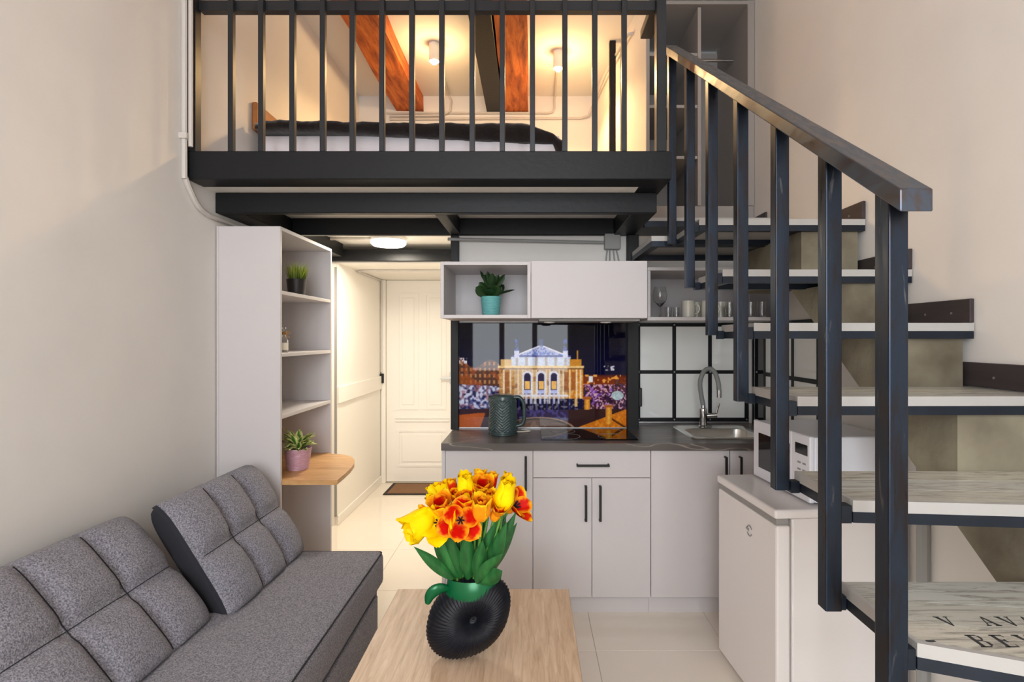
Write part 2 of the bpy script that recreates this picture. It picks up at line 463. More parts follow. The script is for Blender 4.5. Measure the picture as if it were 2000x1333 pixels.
part('door_handle', hd, M_STEEL, d, 40, 'brushed steel lever handle')

mt = thing('doormat', 'brown rectangular doormat with dark border before the white door', 'doormat', (-0.95, 5.2, 0))
part('pile', MB().rbox(-1.31, -0.58, 5.03, 5.36, 0.0, 0.012, .003), M_MAT, mt)
part('border', MB().box(-1.34, -0.55, 5.0, 5.03, 0, .008).box(-1.34, -0.55, 5.36, 5.39, 0, .008).box(-1.34, -1.31, 5.03, 5.36, 0, .008).box(-0.58, -0.55, 5.03, 5.36, 0, .008), M_MATB, mt)
single('wall_plank', MB().rbox(-1.4699, -1.452, 4.2, 5.40, 0.925, 1.052, .003), M_WHITE, 'white horizontal plank fixed along the hall wall', 'plank')

# ================================================================== LOFT PLATFORM
lp = thing('loft_platform', 'black steel framed loft platform over the kitchen and hall', 'loft', (-.45, YP, 2.0))
part('deck', MB().box(XL + .001, 0.50, 2.57, YB - .001, 2.126, ZL - .002), M_CEIL, lp, label='white underside of the loft deck')
part('front_beam', MB().rbox(XL + .001, 0.621, YP, 2.57, 2.125, ZL, .003), M_BLACK, lp)
part('side_beam', MB().rbox(0.501, 0.621, 2.571, 3.43, 2.125, ZL, .003), M_BLACK, lp)
part('cross_beam', MB().rbox(XL + .001, 0.607, 2.665, 2.71, 2.027, 2.1245, .003), M_BLACK, lp)
part('cross_beam', MB().rbox(-1.398, 0.486, 3.236, 3.279, 2.027, 2.1245, .003), M_BLACK, lp)
part('cross_beam', MB().rbox(XL + .001, -0.48, 4.13, 4.178, 1.998, 2.085, .003), M_BLACK, lp)
part('long_beam', MB().rbox(XL + .001, -1.40, 2.711, 4.12, 2.027, 2.1245, .003), M_BLACK, lp)
part('long_beam', MB().rbox(-0.472, -0.415, 2.711, 3.235, 2.027, 2.1245, .003), M_BLACK, lp)
part('long_beam', MB().rbox(0.487, 0.607, 2.711, 3.43, 2.027, 2.1245, .003), M_BLACK, lp)
part('post', MB().rbox(-0.470, -0.424, 3.233, 3.2795, 0.886, 2.0265, .003), M_BLACK, lp)
part('post', MB().rbox(0.563, 0.630, 3.225, 3.2795, 0.886, 2.0265, .003), M_BLACK, lp)

# loft railing
lr = thing('loft_railing', 'black steel balustrade along the edge of the loft', 'railing', (-.45, YP, ZL))
bars_px = [445, 504.5, 566, 626, 684.5, 743, 802, 861, 921, 980.5, 1040, 1104, 1163, 1221]
part('post', MB().rbox(XL + .002, -1.484, YP + .004, YP + .05, ZL, 3.02, .002), M_RAIL, lr)
for px in bars_px:
    c = X(px + (1037 - px) * 0.006, YP)
    part('baluster', MB().rbox(c - .0115, c + .0115, YP + .004, YP + .029, ZL, 2.93, .0015), M_RAIL, lr)
part('post', MB().rbox(0.556, 0.599, YP + .004, YP + .05, ZL, 3.02, .002), M_RAIL, lr)
part('top_rail', MB().rbox(-1.484, 0.556, YP + .03, YP + .07, 2.889, 2.935, .002), M_RAIL, lr)
part('return_rail', MB().rbox(0.54, 0.60, YP + .051, 2.73, 2.90, 2.94, .002), M_RAIL, lr)
single('loft_steel_post', MB().rbox(X(1190, 4.0), X(1202, 4.0), 3.98, 4.02, ZL, ZC - .001, .002), M_BLACK, 'thin black steel post from loft floor to ceiling', 'post')

# ceiling beams over the loft
def beam(x0, x1, z0, y0, y1, m, name, label):
    mb = MB(); n = 22
    P = []
    for i in range(n + 1):
        t = i / n; y = y0 + (y1 - y0) * t
        w = [random.uniform(-.006, .006) for _ in range(4)]
        P.append([(x0 + w[0], y, ZC), (x0 + w[1], y, z0 + w[2]), (x1 + w[3], y, z0 + w[0]), (x1 + w[2], y, ZC)])
    mb.grid(P)
    mb.f.append((0, 1, 2, 3)); mb.f.append(tuple(len(mb.v) - 4 + k for k in (3, 2, 1, 0)))
    return single(name, mb, m, label, 'beam')
beam(-1.19, -0.955, 3.435, YREAR, YB, M_BEAM, 'wooden_beam', 'old orange-brown ceiling beam above the left half of the bed')
beam(-0.235, -0.025, 3.43, YREAR, YB, M_BEAM, 'wooden_beam', 'old orange-brown ceiling beam beside the black beam')
single('steel_beam', MB().rbox(-0.39, -0.245, YREAR, YB, 3.42, ZC, .003), M_BLACK, 'black steel ceiling beam beside the central wooden beam', 'beam')

# bed
bd = thing('bed', 'low double bed with dark plush blanket and white sheet in the loft', 'bed', (-.65, 3.9, ZL))
part('mattress', MB().rbox(-1.475, 0.14, 3.04, 4.80, ZL + .001, 2.50, .03, 3), M_SHEET, bd, 60)
part('headboard', MB().rbox(XL + .002, -1.492, 3.01, 4.84, 2.56, 2.712, .006), M_HEAD, bd, label='orange wooden headboard')
sh = MB(); P = []
for i in range(33):
    x = -1.478 + (0.155 + 1.478) * i / 32
    w = .006 * math.sin(i * 1.3) + .004 * math.sin(i * 3.1)
    P.append([(x, 3.03 - .012 + w, ZL + .002), (x, 3.02 + w * 1.4, 2.36), (x, 3.015 - w, 2.46), (x, 3.03, 2.53), (x, 3.2, 2.535)])
sh.grid(P)
part('sheet', sh, M_SHEET, bd, 180)
bl = MB(); P = []
NX = 60
for i in range(NX + 1):
    t = i / NX
    x = -1.485 + (0.175 + 1.485) * t
    zb = 2.548 - 0.085 * max(0, (t - .12)) ** 1.1
    zt = 2.602 + .002 * math.sin(i * .55) + .001 * math.sin(i * 1.7)
    if t > .86: zt -= .10 * ((t - .86) / .14) ** 1.7
    if t > .97: zb -= .06
    if t < .03: zt -= .03 * (1 - t / .03)
    b = .008 * math.sin(i * .8) + .004 * math.sin(i * 2.3)
    zm = (zb + zt) / 2
    P.append([(x, 3.10, zb + .01), (x, 3.03, zb - .002), (x, 2.99 + b, zb + .004), (x, 2.972 + b, zm - .01), (x, 2.975 + b, zm + .02), (x, 3.0 + b * .5, zt - .012), (x, 3.05, zt), (x, 3.4, zt + .004), (x, 4.2, zt + .002), (x, 4.78, zt - .02)])
bl.grid(P); n0 = len(P[0])
bl.f.append(tuple(range(n0 - 1, -1, -1))); bl.f.append(tuple(NX * n0 + k for k in range(n0)))
part('blanket', bl, M_BLANKET, bd, 180)

# loft spotlights
def spot(px, py, label):
    yy = (ZC - CAM_H) * F / (660 - py)
    xx = X(px, yy)
    t = thing('ceiling_spotlight', label, 'lamp', (xx, yy, ZC - .15), 'loft spotlights')
    r = .037
    part('housing', MB().lathe([(r, .15 - .002), (r, .02), (r - .004, .018), (r - .006, .03), (r - .006, .10), (.002, .10)], xx, yy, ZC - .15, 24), M_LAMPW, t, 40)
    part('bulb', MB().lathe([(.003, -.004), (.016, .001), (.022, .012), (.018, .03), (.008, .05)], xx, yy, ZC - .15, 18), M_GLOWS, t, 180)
    l = bpy.data.lights.new('spotlight_light', 'SPOT'); l.energy = 52; l.color = (1.0, .635, .285); l.shadow_soft_size = .03
    l.spot_size = math.radians(150); l.spot_blend = .5
    o = bpy.data.objects.new('spotlight_light', l); COL.objects.link(o); o.parent = t; o.location = (0, 0, -.035)
    l = bpy.data.lights.new('bulb_light', 'POINT'); l.energy = 9; l.color = (1.0, .635, .285); l.shadow_soft_size = .03
    o = bpy.data.objects.new('bulb_light', l); COL.objects.link(o); o.parent = t; o.location = (0, 0, -.07)
    return xx, yy
s1 = spot(848, 85, 'glowing cylindrical spotlight near the black ceiling beam')
s2 = spot(1090, 100, 'glowing cylindrical spotlight right of the central wooden beam')

def conduit(name, pts, r, label, m=M_COND, clips=()):
    mb = MB().tube(pts, r, 8)
    o = single(name, mb, m, label, 'conduit', smooth=40)
    for (p, ax) in clips:
        c = MB(); q = Vector(p); s = r * 1.7
        c.rbox(q.x - s, q.x + s, q.y - s, q.y + s, q.z - s * .6, q.z + s * .6, .001)
        part('clip', c, m, o)
    return o
yb = YB - .014
conduit('electrical_conduit', [(X(756, YB), yb, H(222, YB)), (X(1082, YB) - .05, yb, H(222, YB)), (X(1082, YB) - .015, yb, H(220, YB)), (X(1083, YB), yb, H(212, YB)), (X(1083, YB), yb, ZC - .03), (X(1083, YB), yb - .02, ZC - .012), (s2[0], s2[1], ZC - .012)], .010, 'top pipe of the bundle behind the bed, rising to the right spotlight')
conduit('electrical_conduit', [(X(762, YB), yb, H(228, YB)), (X(870, YB) - .02, yb - .02, H(228, YB)), (X(880, YB), yb - .02, H(220, YB)), (X(882, YB), yb - .02, ZC - .05), (X(878, YB), yb - .04, ZC - .012), (s1[0], s1[1], ZC - .012)], .010, 'pipe behind the bed rising to the left spotlight')
conduit('electrical_conduit', [(X(762, YB), yb, H(234, YB)), (X(1135, YB), yb, H(232, YB)), (X(1148, YB), yb - .02, H(229, YB)), (0.535, YB - .06, H(222, YB) + .03), (0.575, 4.3, ZC - .10), (0.64, 3.75, ZC - .11), (0.655, 3.70, ZC - .11), (0.68, 3.69, ZC - .11)], .011, 'lowest pipe behind the bed, turning along the loft side wall')

# closet
cl = thing('open_closet', 'tall taupe open closet with shelves and hanging rail above the stairs', 'closet', (1.06, 3.7, 2.24))
cy0, cy1 = 3.43, 4.0
part('side_panel', MB().box(0.716, 0.736, cy0, cy1, 2.245, 3.495), M_CLOSET, cl)
part('side_panel', MB().box(1.345, 1.385, cy0, cy1, 2.245, 3.495), M_CLOSET, cl)
part('divider', MB().box(1.035, 1.055, cy0, cy1, 2.245, 3.475), M_CLOSET, cl)
part('top_panel', MB().box(0.716, 1.385, cy0, cy1, 3.4955, 3.515), M_CLOSET, cl)
part('back_panel', MB().box(0.737, 1.344, cy1 - .012, cy1, 2.245, 3.475), M_CLOSET, cl)
part('base_panel', MB().box(0.65, 1.385, cy0 + .01, cy1, 2.165, 2.244), M_CLOSET, cl)
for z in (3.185, 2.862, 2.545):
    part('shelf', MB().box(0.737, 1.034, cy0 + .004, cy1 - .013, z - .009, z + .009), M_CLOSET, cl)
part('hanging_rail', MB().tube([(1.056, 3.68, 3.27), (1.344, 3.68, 3.27)], .011), M_CHROME, cl, 40)

# ================================================================== STAIRS
TXL = 0.6975
# (front y at left, front y at right wall, back y, top z)
treads = [(0.998, 0.72, 1.25, 0.873), (1.197, 1.13, 1.462, 1.072), (1.445, 1.452, 1.745, 1.270), (1.728, 1.728, 2.02, 1.470), (2.009, 2.009, 2.30, 1.672), (2.29, 2.29, 2.66, 1.9155)]
st = thing('staircase', 'open staircase with whitewashed treads on a concrete stringer', 'staircase', (1.05, 1.9, 0))
# concrete sawtooth stringer
poly = []
tz = [(t[0], t[3]) for t in treads]
bot = lambda y: 0.93 + 0.75 * (y - 1.465)
lower = [(0.15, 0.0)] + [(0.40, 0.10)]
pts = [(-.02, 0.0), (0.60, 0.0)]
prof = [(0.10, 0.0), (0.10, 0.155), (0.30, 0.155), (0.30, 0.35), (0.52, 0.35), (0.52, 0.54), (0.76, 0.54), (0.76, 0.64), (1.02, 0.64)]
prof = [(0.20, 0.0), (0.20, 0.20), (0.47, 0.20), (0.47, 0.41), (0.74, 0.41), (0.74, 0.62), (1.00, 0.62)]
for k, (y, z) in enumerate(tz):
    nz = z - .045
    prof.append((y + .02, prof[-1][1]))
    prof.append((y + .02, nz))
prof.append((3.05, tz[-1][1] - .045)); prof.append((3.05, bot(2.45)))
prof.append((2.45, bot(2.45))); prof.append((0.24, 0.0))
clean = []
for p in prof:
    if not clean or (abs(p[0] - clean[-1][0]) + abs(p[1] - clean[-1][1])) > 1e-4: clean.append(p)
mbs = MB().prism_x(clean, 1.13, 1.365)
part('stringer', mbs, M_CONC, st, label='rough raw concrete stringer')
LETTERS = {
 'V': [[(0, 1), (.26, 1), (.56, 0), (.46, 0)], [(.46, 0), (.56, 0), (.86, 1), (.78, 1)], [(-.06, 1.0), (.34, 1.0), (.34, .95), (-.06, .95)], [(.66, 1.0), (.94, 1.0), (.94, .95), (.66, .95)]],
 'A': [[(.40, 1), (.50, 1), (.92, 0), (.68, 0)], [(.40, 1), (.46, 1), (.12, 0), (.04, 0)], [(.2, .34), (.7, .34), (.7, .28), (.18, .28)], [(-.06, .05), (.26, .05), (.26, 0), (-.06, 0)], [(.58, .05), (1.0, .05), (1.0, 0), (.58, 0)]],
 'B': [[(.08, 0), (.28, 0), (.28, 1), (.08, 1)], [(0, 1), (.6, 1), (.6, .94), (0, .94)], [(0, 0), (.62, 0), (.62, .06), (0, .06)], [(.28, .55), (.6, .55), (.6, .49), (.28, .49)], [(.55, .97), (.74, .88), (.74, .66), (.55, .53), (.62, .68), (.62, .86)], [(.56, .52), (.82, .38), (.82, .16), (.56, .02), (.66, .18), (.66, .36)]],
 'E': [[(.08, 0), (.28, 0), (.28, 1), (.08, 1)], [(0, 1), (.72, 1), (.72, .8), (.66, .94), (0, .94)], [(0, 0), (.76, 0), (.76, .24), (.7, .06), (0, .06)], [(.28, .55), (.56, .55), (.56, .49), (.28, .49)], [(.5, .64), (.56, .64), (.56, .4), (.5, .4)]],
 '-': [[(.1, .55), (.6, .55), (.6, .42), (.1, .42)]],
}
def lettering(text, x, y, z, h, step, parent, name='letter'):
    for ch in text:
        mb = MB()
        if ch in LETTERS:
            for q in LETTERS[ch]:
                a = sum(q[i][0] * q[(i + 1) % len(q)][1] - q[(i + 1) % len(q)][0] * q[i][1] for i in range(len(q)))
                if a < 0: q = q[::-1]
                mb.prism([(x + p[0] * h * .8, y + p[1] * h) for p in q], z, z + .0006)
            part(name, mb, M_INK, parent)
        x += step
for k, (yf, yfr, yb_, z) in enumerate(treads):
    xr = XR - .006
    fy = lambda x: yf + (yfr - yf) * (x - TXL) / (xr - TXL)
    xl2 = TXL + .004
    tr = part('tread', MB().prism([(TXL, yf + .004), (xr, fy(xr) + .004), (xr, yb_), (TXL, yb_)], z - .024, z - .006), M_NOSE, st)
    # frame (flat steel under board)
    part('frame', MB().prism([(TXL, yf), (xr, fy(xr)), (xr, fy(xr) + .03), (TXL, yf + .03)], z - .048, z - .0245).prism([(TXL, yb_ - .03), (xr, yb_ - .03), (xr, yb_), (TXL, yb_)], z - .048, z - .0245)
         .prism([(TXL, yf + .0305), (TXL + .03, yf + .0305), (TXL + .03, yb_ - .0305), (TXL, yb_ - .0305)], z - .048, z - .0245), M_FRAME, tr)
    part('nosing', MB().prism([(TXL - .001, yf - .001), (xr, fy(xr) - .001), (xr, fy(xr) + .012), (TXL - .001, yf + .012)], z - .024, z + .001), M_NOSE, tr)
    part('edge_strip', MB().prism([(TXL - .001, yf + .0125), (TXL + .008, yf + .0125), (TXL + .008, yb_), (TXL - .001, yb_)], z - .024, z + .0005), M_NOSE, tr)
    npl = 3 if k < 3 else 2
    for q in range(npl):
        a0, a1 = q / npl, (q + 1) / npl
        g = .0012
        l0, l1 = yf + .0125 + (yb_ - yf - .0125) * a0 + g, yf + .0125 + (yb_ - yf - .0125) * a1 - g
        r0f = fy(xr) + .0125
        r0, r1 = r0f + (yb_ - r0f) * a0 + g, r0f + (yb_ - r0f) * a1 - g
        part('plank', MB().prism([(TXL + .0085, l0), (xr, r0), (xr, r1), (TXL + .0085, l1)], z - .0058, z), M_PLANK[(k + q) % 3], tr)
    # weld plates to the railing
    part('bracket', MB().box(0.674, TXL - .0015, yf + .002, yf + .03, z - .05, z - .012), M_FRAME, tr)
    part('bracket', MB().box(0.674, TXL - .0015, yb_ - .03, yb_ - .004, z - .05, z - .02), M_FRAME, tr)
    if k == 0:
        lettering('V AVA', 0.795, 1.058, z + .0002, .034, .040, tr)
        lettering('- BEV', 0.715, 0.985, z + .0002, .040, .044, tr)
    # dark board on the wall beside each tread
    y_a, y_b = (1.50, 1.82) if k == 2 else (yfr + .0, yb_ + .03)
    if k == 2: y_a = yfr - .1
    if k > 0:
        bo = part('wall_board', MB().rbox(XR - .0145, XR - .0005, y_a + .004, y_b, z + .003, z + .078, .002), M_BOARD, st)
        for sy in (y_a + (y_b - y_a) * .25, y_a + (y_b - y_a) * .62):
            part('screw', MB().tube([(XR - .0144, sy, z + .035), (XR - .0165, sy, z + .035)], .004, 8), M_SILVER, bo)
# landing and last step towards the loft
z = 1.9155
ld = part('landing', MB().box(0.581, XR - .006, 2.665, 3.17, z - .024, z), M_NOSE, st)
part('frame', MB().box(0.581, XR - .006, 2.665, 2.70, z - .05, z - .0245).box(0.581, 0.62, 2.7005, 3.17, z - .05, z - .0245).box(0.6205, XR - .006, 3.12, 3.17, z - .05, z - .0245), M_FRAME, ld)
z = 2.085
ld2 = part('landing', MB().box(0.625, XR - .006, 3.04, 3.425, z - .018, z), M_NOSE, st)
part('frame', MB().box(0.625, XR - .006, 3.04, 3.08, z - .05, z - .0185).box(0.625, XR - .006, 3.085, 3.425, z - .03, z - .0185), M_FRAME, ld2)

part('wall_board', MB().rbox(XR - .0145, XR - .0005, 3.25, 3.42, 2.087, 2.165, .002), M_BOARD, st)
# stair railing
sr = thing('stair_railing', 'raw blued steel stair railing with straight handrail and square balusters', 'railing', (.66, 1.8, 0))
RX0, RX1 = 0.638, 0.6735
hz = lambda y: 1.639 + 0.6765 * (y - 0.941)        # underside of the handrail
def slanted_post(y, yb2, zb, r=.0028):
    bm = bmesh.new()
    vs_ = [bm.verts.new(p) for p in [(RX0, y, zb), (RX1, y, zb), (RX1, yb2, zb), (RX0, yb2, zb), (RX0, y, hz(y)), (RX1, y, hz(y)), (RX1, yb2, hz(yb2)), (RX0, yb2, hz(yb2))]]
    for f in [(0, 3, 2, 1), (4, 5, 6, 7), (0, 1, 5, 4), (1, 2, 6, 5), (2, 3, 7, 6), (3, 0, 4, 7)]: bm.faces.new([vs_[i] for i in f])
    ed = [e for e in bm.edges if abs((e.verts[0].co - e.verts[1].co).normalized().z) > .9]
    bmesh.ops.bevel(bm, geom=ed, offset=r, segments=2, affect='EDGES', profile=.5)
    bm.verts.index_update()
    m = MB().add([v.co[:] for v in bm.verts], [[v.index for v in f.verts] for f in bm.faces]); bm.free()
    return m
for (y, zb) in [(1.196, .832), (1.44, 1.027), (1.71, 1.227), (1.989, 1.434), (2.268, 1.631), (2.556, 1.862)]:
    yb2 = y + .036
    part('baluster', slanted_post(y, yb2, zb), M_RAW, sr)
y = 0.9855; yb2 = y + .042
part('newel_post', slanted_post(y, yb2, 0), M_RAW, sr)
HX0, HX1, ht = 0.628, 0.685, .040
bm = bmesh.new()
vs_ = [bm.verts.new(p) for p in [(HX0, .941, hz(.941)), (HX1, .941, hz(.941)), (HX1, 2.60, hz(2.60)), (HX0, 2.60, hz(2.60)), (HX0, .941, hz(.941) + ht), (HX1, .941, hz(.941) + ht), (HX1, 2.60, hz(2.60) + ht), (HX0, 2.60, hz(2.60) + ht)]]
for f in [(0, 3, 2, 1), (4, 5, 6, 7), (0, 1, 5, 4), (1, 2, 6, 5), (2, 3, 7, 6), (3, 0, 4, 7)]: bm.faces.new([vs_[i] for i in f])
bmesh.ops.bevel(bm, geom=list(bm.edges), offset=.003, segments=2, affect='EDGES', profile=.5)
bm.verts.index_update()
part('handrail', MB().add([v.co[:] for v in bm.verts], [[v.index for v in f.verts] for f in bm.faces]), M_RAW2, sr); bm.free()

# ================================================================== KITCHEN
ZT = 0.889
def cell_slab(xs, ys, keep, z0, z1):
    mb = MB(); nx, ny = len(xs), len(ys)
    mb.v = [(x, y, z) for z in (z0, z1) for y in ys for x in xs]
    I = lambda i, j, k: k * nx * ny + j * nx + i
    K_ = lambda i, j: 0 <= i < nx - 1 and 0 <= j < ny - 1 and keep((xs[i] + xs[i + 1]) / 2, (ys[j] + ys[j + 1]) / 2)
    for j in range(ny - 1):
        for i in range(nx - 1):
            if not K_(i, j): continue
            mb.f.append((I(i, j, 1), I(i + 1, j, 1), I(i + 1, j + 1, 1), I(i, j + 1, 1)))
            mb.f.append((I(i, j, 0), I(i, j + 1, 0), I(i + 1, j + 1, 0), I(i + 1, j, 0)))
            if not K_(i, j - 1): mb.f.append((I(i, j, 0), I(i + 1, j, 0), I(i + 1, j, 1), I(i, j, 1)))
            if not K_(i, j + 1): mb.f.append((I(i + 1, j + 1, 0), I(i, j + 1, 0), I(i, j + 1, 1), I(i + 1, j + 1, 1)))
            if not K_(i - 1, j): mb.f.append((I(i, j + 1, 0), I(i, j, 0), I(i, j, 1), I(i, j + 1, 1)))
            if not K_(i + 1, j): mb.f.append((I(i + 1, j, 0), I(i + 1, j + 1, 0), I(i + 1, j + 1, 1), I(i + 1, j, 1)))
    used = sorted({i for f in mb.f for i in f}); mp_ = {o: n for n, o in enumerate(used)}
    mb.v = [mb.v[i] for i in used]; mb.f = [tuple(mp_[i] for i in f) for f in mb.f]
    return mb
def wt_keep(x, y):
    if .875 < x < 1.245 and 2.935 < y < 3.235: return False           # sink cut-out
    if 3.232 < y < YS and (x < -.4235 or .5625 < x < .6305): return False   # posts
    if y > YS - .001 and x < .6305: return False
    return True
single('worktop', cell_slab([-.455, -.4235, .5625, .6305, .875, 1.245, XR - .002], [2.80, 2.935, 3.2322, 3.235, YS - .001, YK - .001], wt_keep, ZT - .036, ZT), M_MARB, 'dark marble-look kitchen worktop with pale veins', 'worktop')

def bar_handle(mb, x, z0, z1, y, vertical=True, x1=None):
    t = .006
    if vertical:
        mb.rbox(x - t, x + t, y - .030, y - .022, z0, z1, .0015)
        for z in (z0 + .004, z1 - .004): mb.rbox(x - t, x + t, y - .0225, y - .0005, z - .004, z + .004, .001)
    else:
        mb.rbox(x, x1, y - .030, y - .022, z0 - t, z0 + t, .0015)
        for q in (x + .004, x1 - .004): mb.rbox(q - .004, q + .004, y - .0225, y - .0005, z0 - t, z0 + t, .001)
    return mb
YF = 2.82
ZD0, ZD1 = H(1170, 2.81), 0.850
def cabinet(x0, x1, label):
    t = thing('base_cabinet', label, 'cabinet', ((x0 + x1) / 2, 3.0, 0), 'base cabinets')
    part('body', MB().box(x0, x1, YF + .019, 3.22, 0.1005, (ZT - .0365) if x1 < 1 else .735), M_LAM, t)
    part('plinth', MB().box(x0 + .0005, x1 - .0005, YF + .05, YF + .066, 0.0, 0.1), M_LAM, t)
    return t
def door(t, x0, x1, z0, z1, hx=None, hz0=None, hz1=None, name='door'):
    g = .0018
    dd = part(name, MB().rbox(x0 + g, x1 - g, YF, YF + .018, z0 + g, z1 - g, .001), M_LAM, t)
    if hx is not None: part('handle', bar_handle(MB(), hx, hz0, hz1, YF), M_HANDLE, dd, label='slim black bar handle')
    return dd
c1 = cabinet(-0.438, 0.010, 'grey base cabinet with single door at the hall end of the worktop')
part('side_panel', MB().box(-0.4545, -0.4385, YF + .001, 3.22, 0.0, ZT - .0365), M_LAM, c1)
door(c1, -0.438, 0.010, ZD0, ZD1, X(1027, 2.81), H(958, 2.81), H(892, 2.81))
c2 = cabinet(0.010, 0.611, 'grey base cabinet with wide drawer over two doors, under the hob')
ddr = door(c2, 0.010, 0.611, H(935, 2.81), ZD1, name='drawer')
part('handle', bar_handle(MB(), X(1126, 2.81), H(909, 2.81), 0, YF, False, X(1190, 2.81)), M_HANDLE, ddr, label='slim black bar handle')
door(c2, 0.010, 0.3105, ZD0, H(935, 2.81), X(1144, 2.81), H(1018, 2.81), H(949, 2.81))
door(c2, 0.3105, 0.611, ZD0, H(935, 2.81), X(1172, 2.81), H(1018, 2.81), H(949, 2.81))
c3 = cabinet(0.611, XR - .002, 'grey base cabinet under the sink, partly behind the fridge')
door(c3, 0.611, 1.0145, ZD0, ZD1, X(1417, 2.81), H(958, 2.81), H(892, 2.81))
door(c3, 1.0145, XR - .003, ZD0, ZD1, X(1446, 2.81), H(958, 2.81), H(892, 2.81))

# wall cabinets
UZ0, UZ1, UY0, UY1 = 1.523, 1.808, 2.78, 3.2325
t = thing('wall_cabinet', 'open grey wall cabinet box holding the teal plant pot', 'cabinet', (-.23, 3.0, UZ0), 'wall cabinets')
e = .017
part('side_panel', MB().rbox(-0.455, -0.455 + e, UY0, UY1, UZ0, UZ1, .001), M_LAM, t)
part('side_panel', MB().rbox(-e - .001, -.001, UY0, UY1, UZ0, UZ1, .001), M_LAM, t)
part('top_panel', MB().rbox(-0.455 + e, -e - .001, UY0, UY1, UZ1 - e, UZ1, .001), M_LAM, t)
part('bottom_panel', MB().rbox(-0.455 + e, -e - .001, UY0, UY1, UZ0, UZ0 + e, .001), M_LAM, t)
part('back_panel', MB().box(-0.455 + e, -e - .001, UY1 - .012, UY1, UZ0 + e, UZ1 - e), M_LAM, t)
t = thing('wall_cabinet', 'closed grey wall cabinet with plain flap door above the hob', 'cabinet', (.29, 3.0, UZ0), 'wall cabinets')
part('body', MB().box(0.001, 0.584, UY0 + .019, UY1 - .01, UZ0, UZ1), M_LAM, t)
part('flap_door', MB().rbox(0.0015, 0.584, UY0 - .002, UY0 + .0175, UZ0 + .001, UZ1 + .003, .001), M_LAM, t)
t = thing('wall_shelf', 'open grey shelf box with glasses and mugs beside the flap cabinet', 'shelf', (.99, 3.2, 1.52))
sy0 = 3.0
part('bottom_panel', MB().rbox(0.632, XR - .003, sy0, YK - .001, 1.5185, 1.537, .001), M_LAM, t)
part('top_panel', MB().rbox(0.632, XR - .003, sy0, YK - .001, 1.79, 1.808, .001), M_LAM, t)
part('back_panel', MB().box(0.632, XR - .003, YK - .012, YK - .001, 1.5375, 1.7895), M_LAM, t)
part('side_panel', MB().box(0.632, 0.648, sy0, YK - .013, 1.5375, 1.7895), M_LAM, t)
part('side_panel', MB().box(XR - .020, XR - .004, sy0, YK - .013, 1.5375, 1.7895), M_LAM, t)

# extractor hood
t = thing('extractor_hood', 'slim steel extractor hood under the flap cabinet', 'hood', (.3, 2.95, 1.50))
part('body', MB().rbox(0.04, 0.56, 2.84, 3.19, 1.510, 1.5225, .002), M_GREY, t)
for px in (1073, 1183):
    part('lamp_lens', MB().lathe([(.03, 0), (.028, -.006), (.012, -.008)], X(px, 2.95), 2.95, 1.5098, 20), M_LEDS, t, 40)

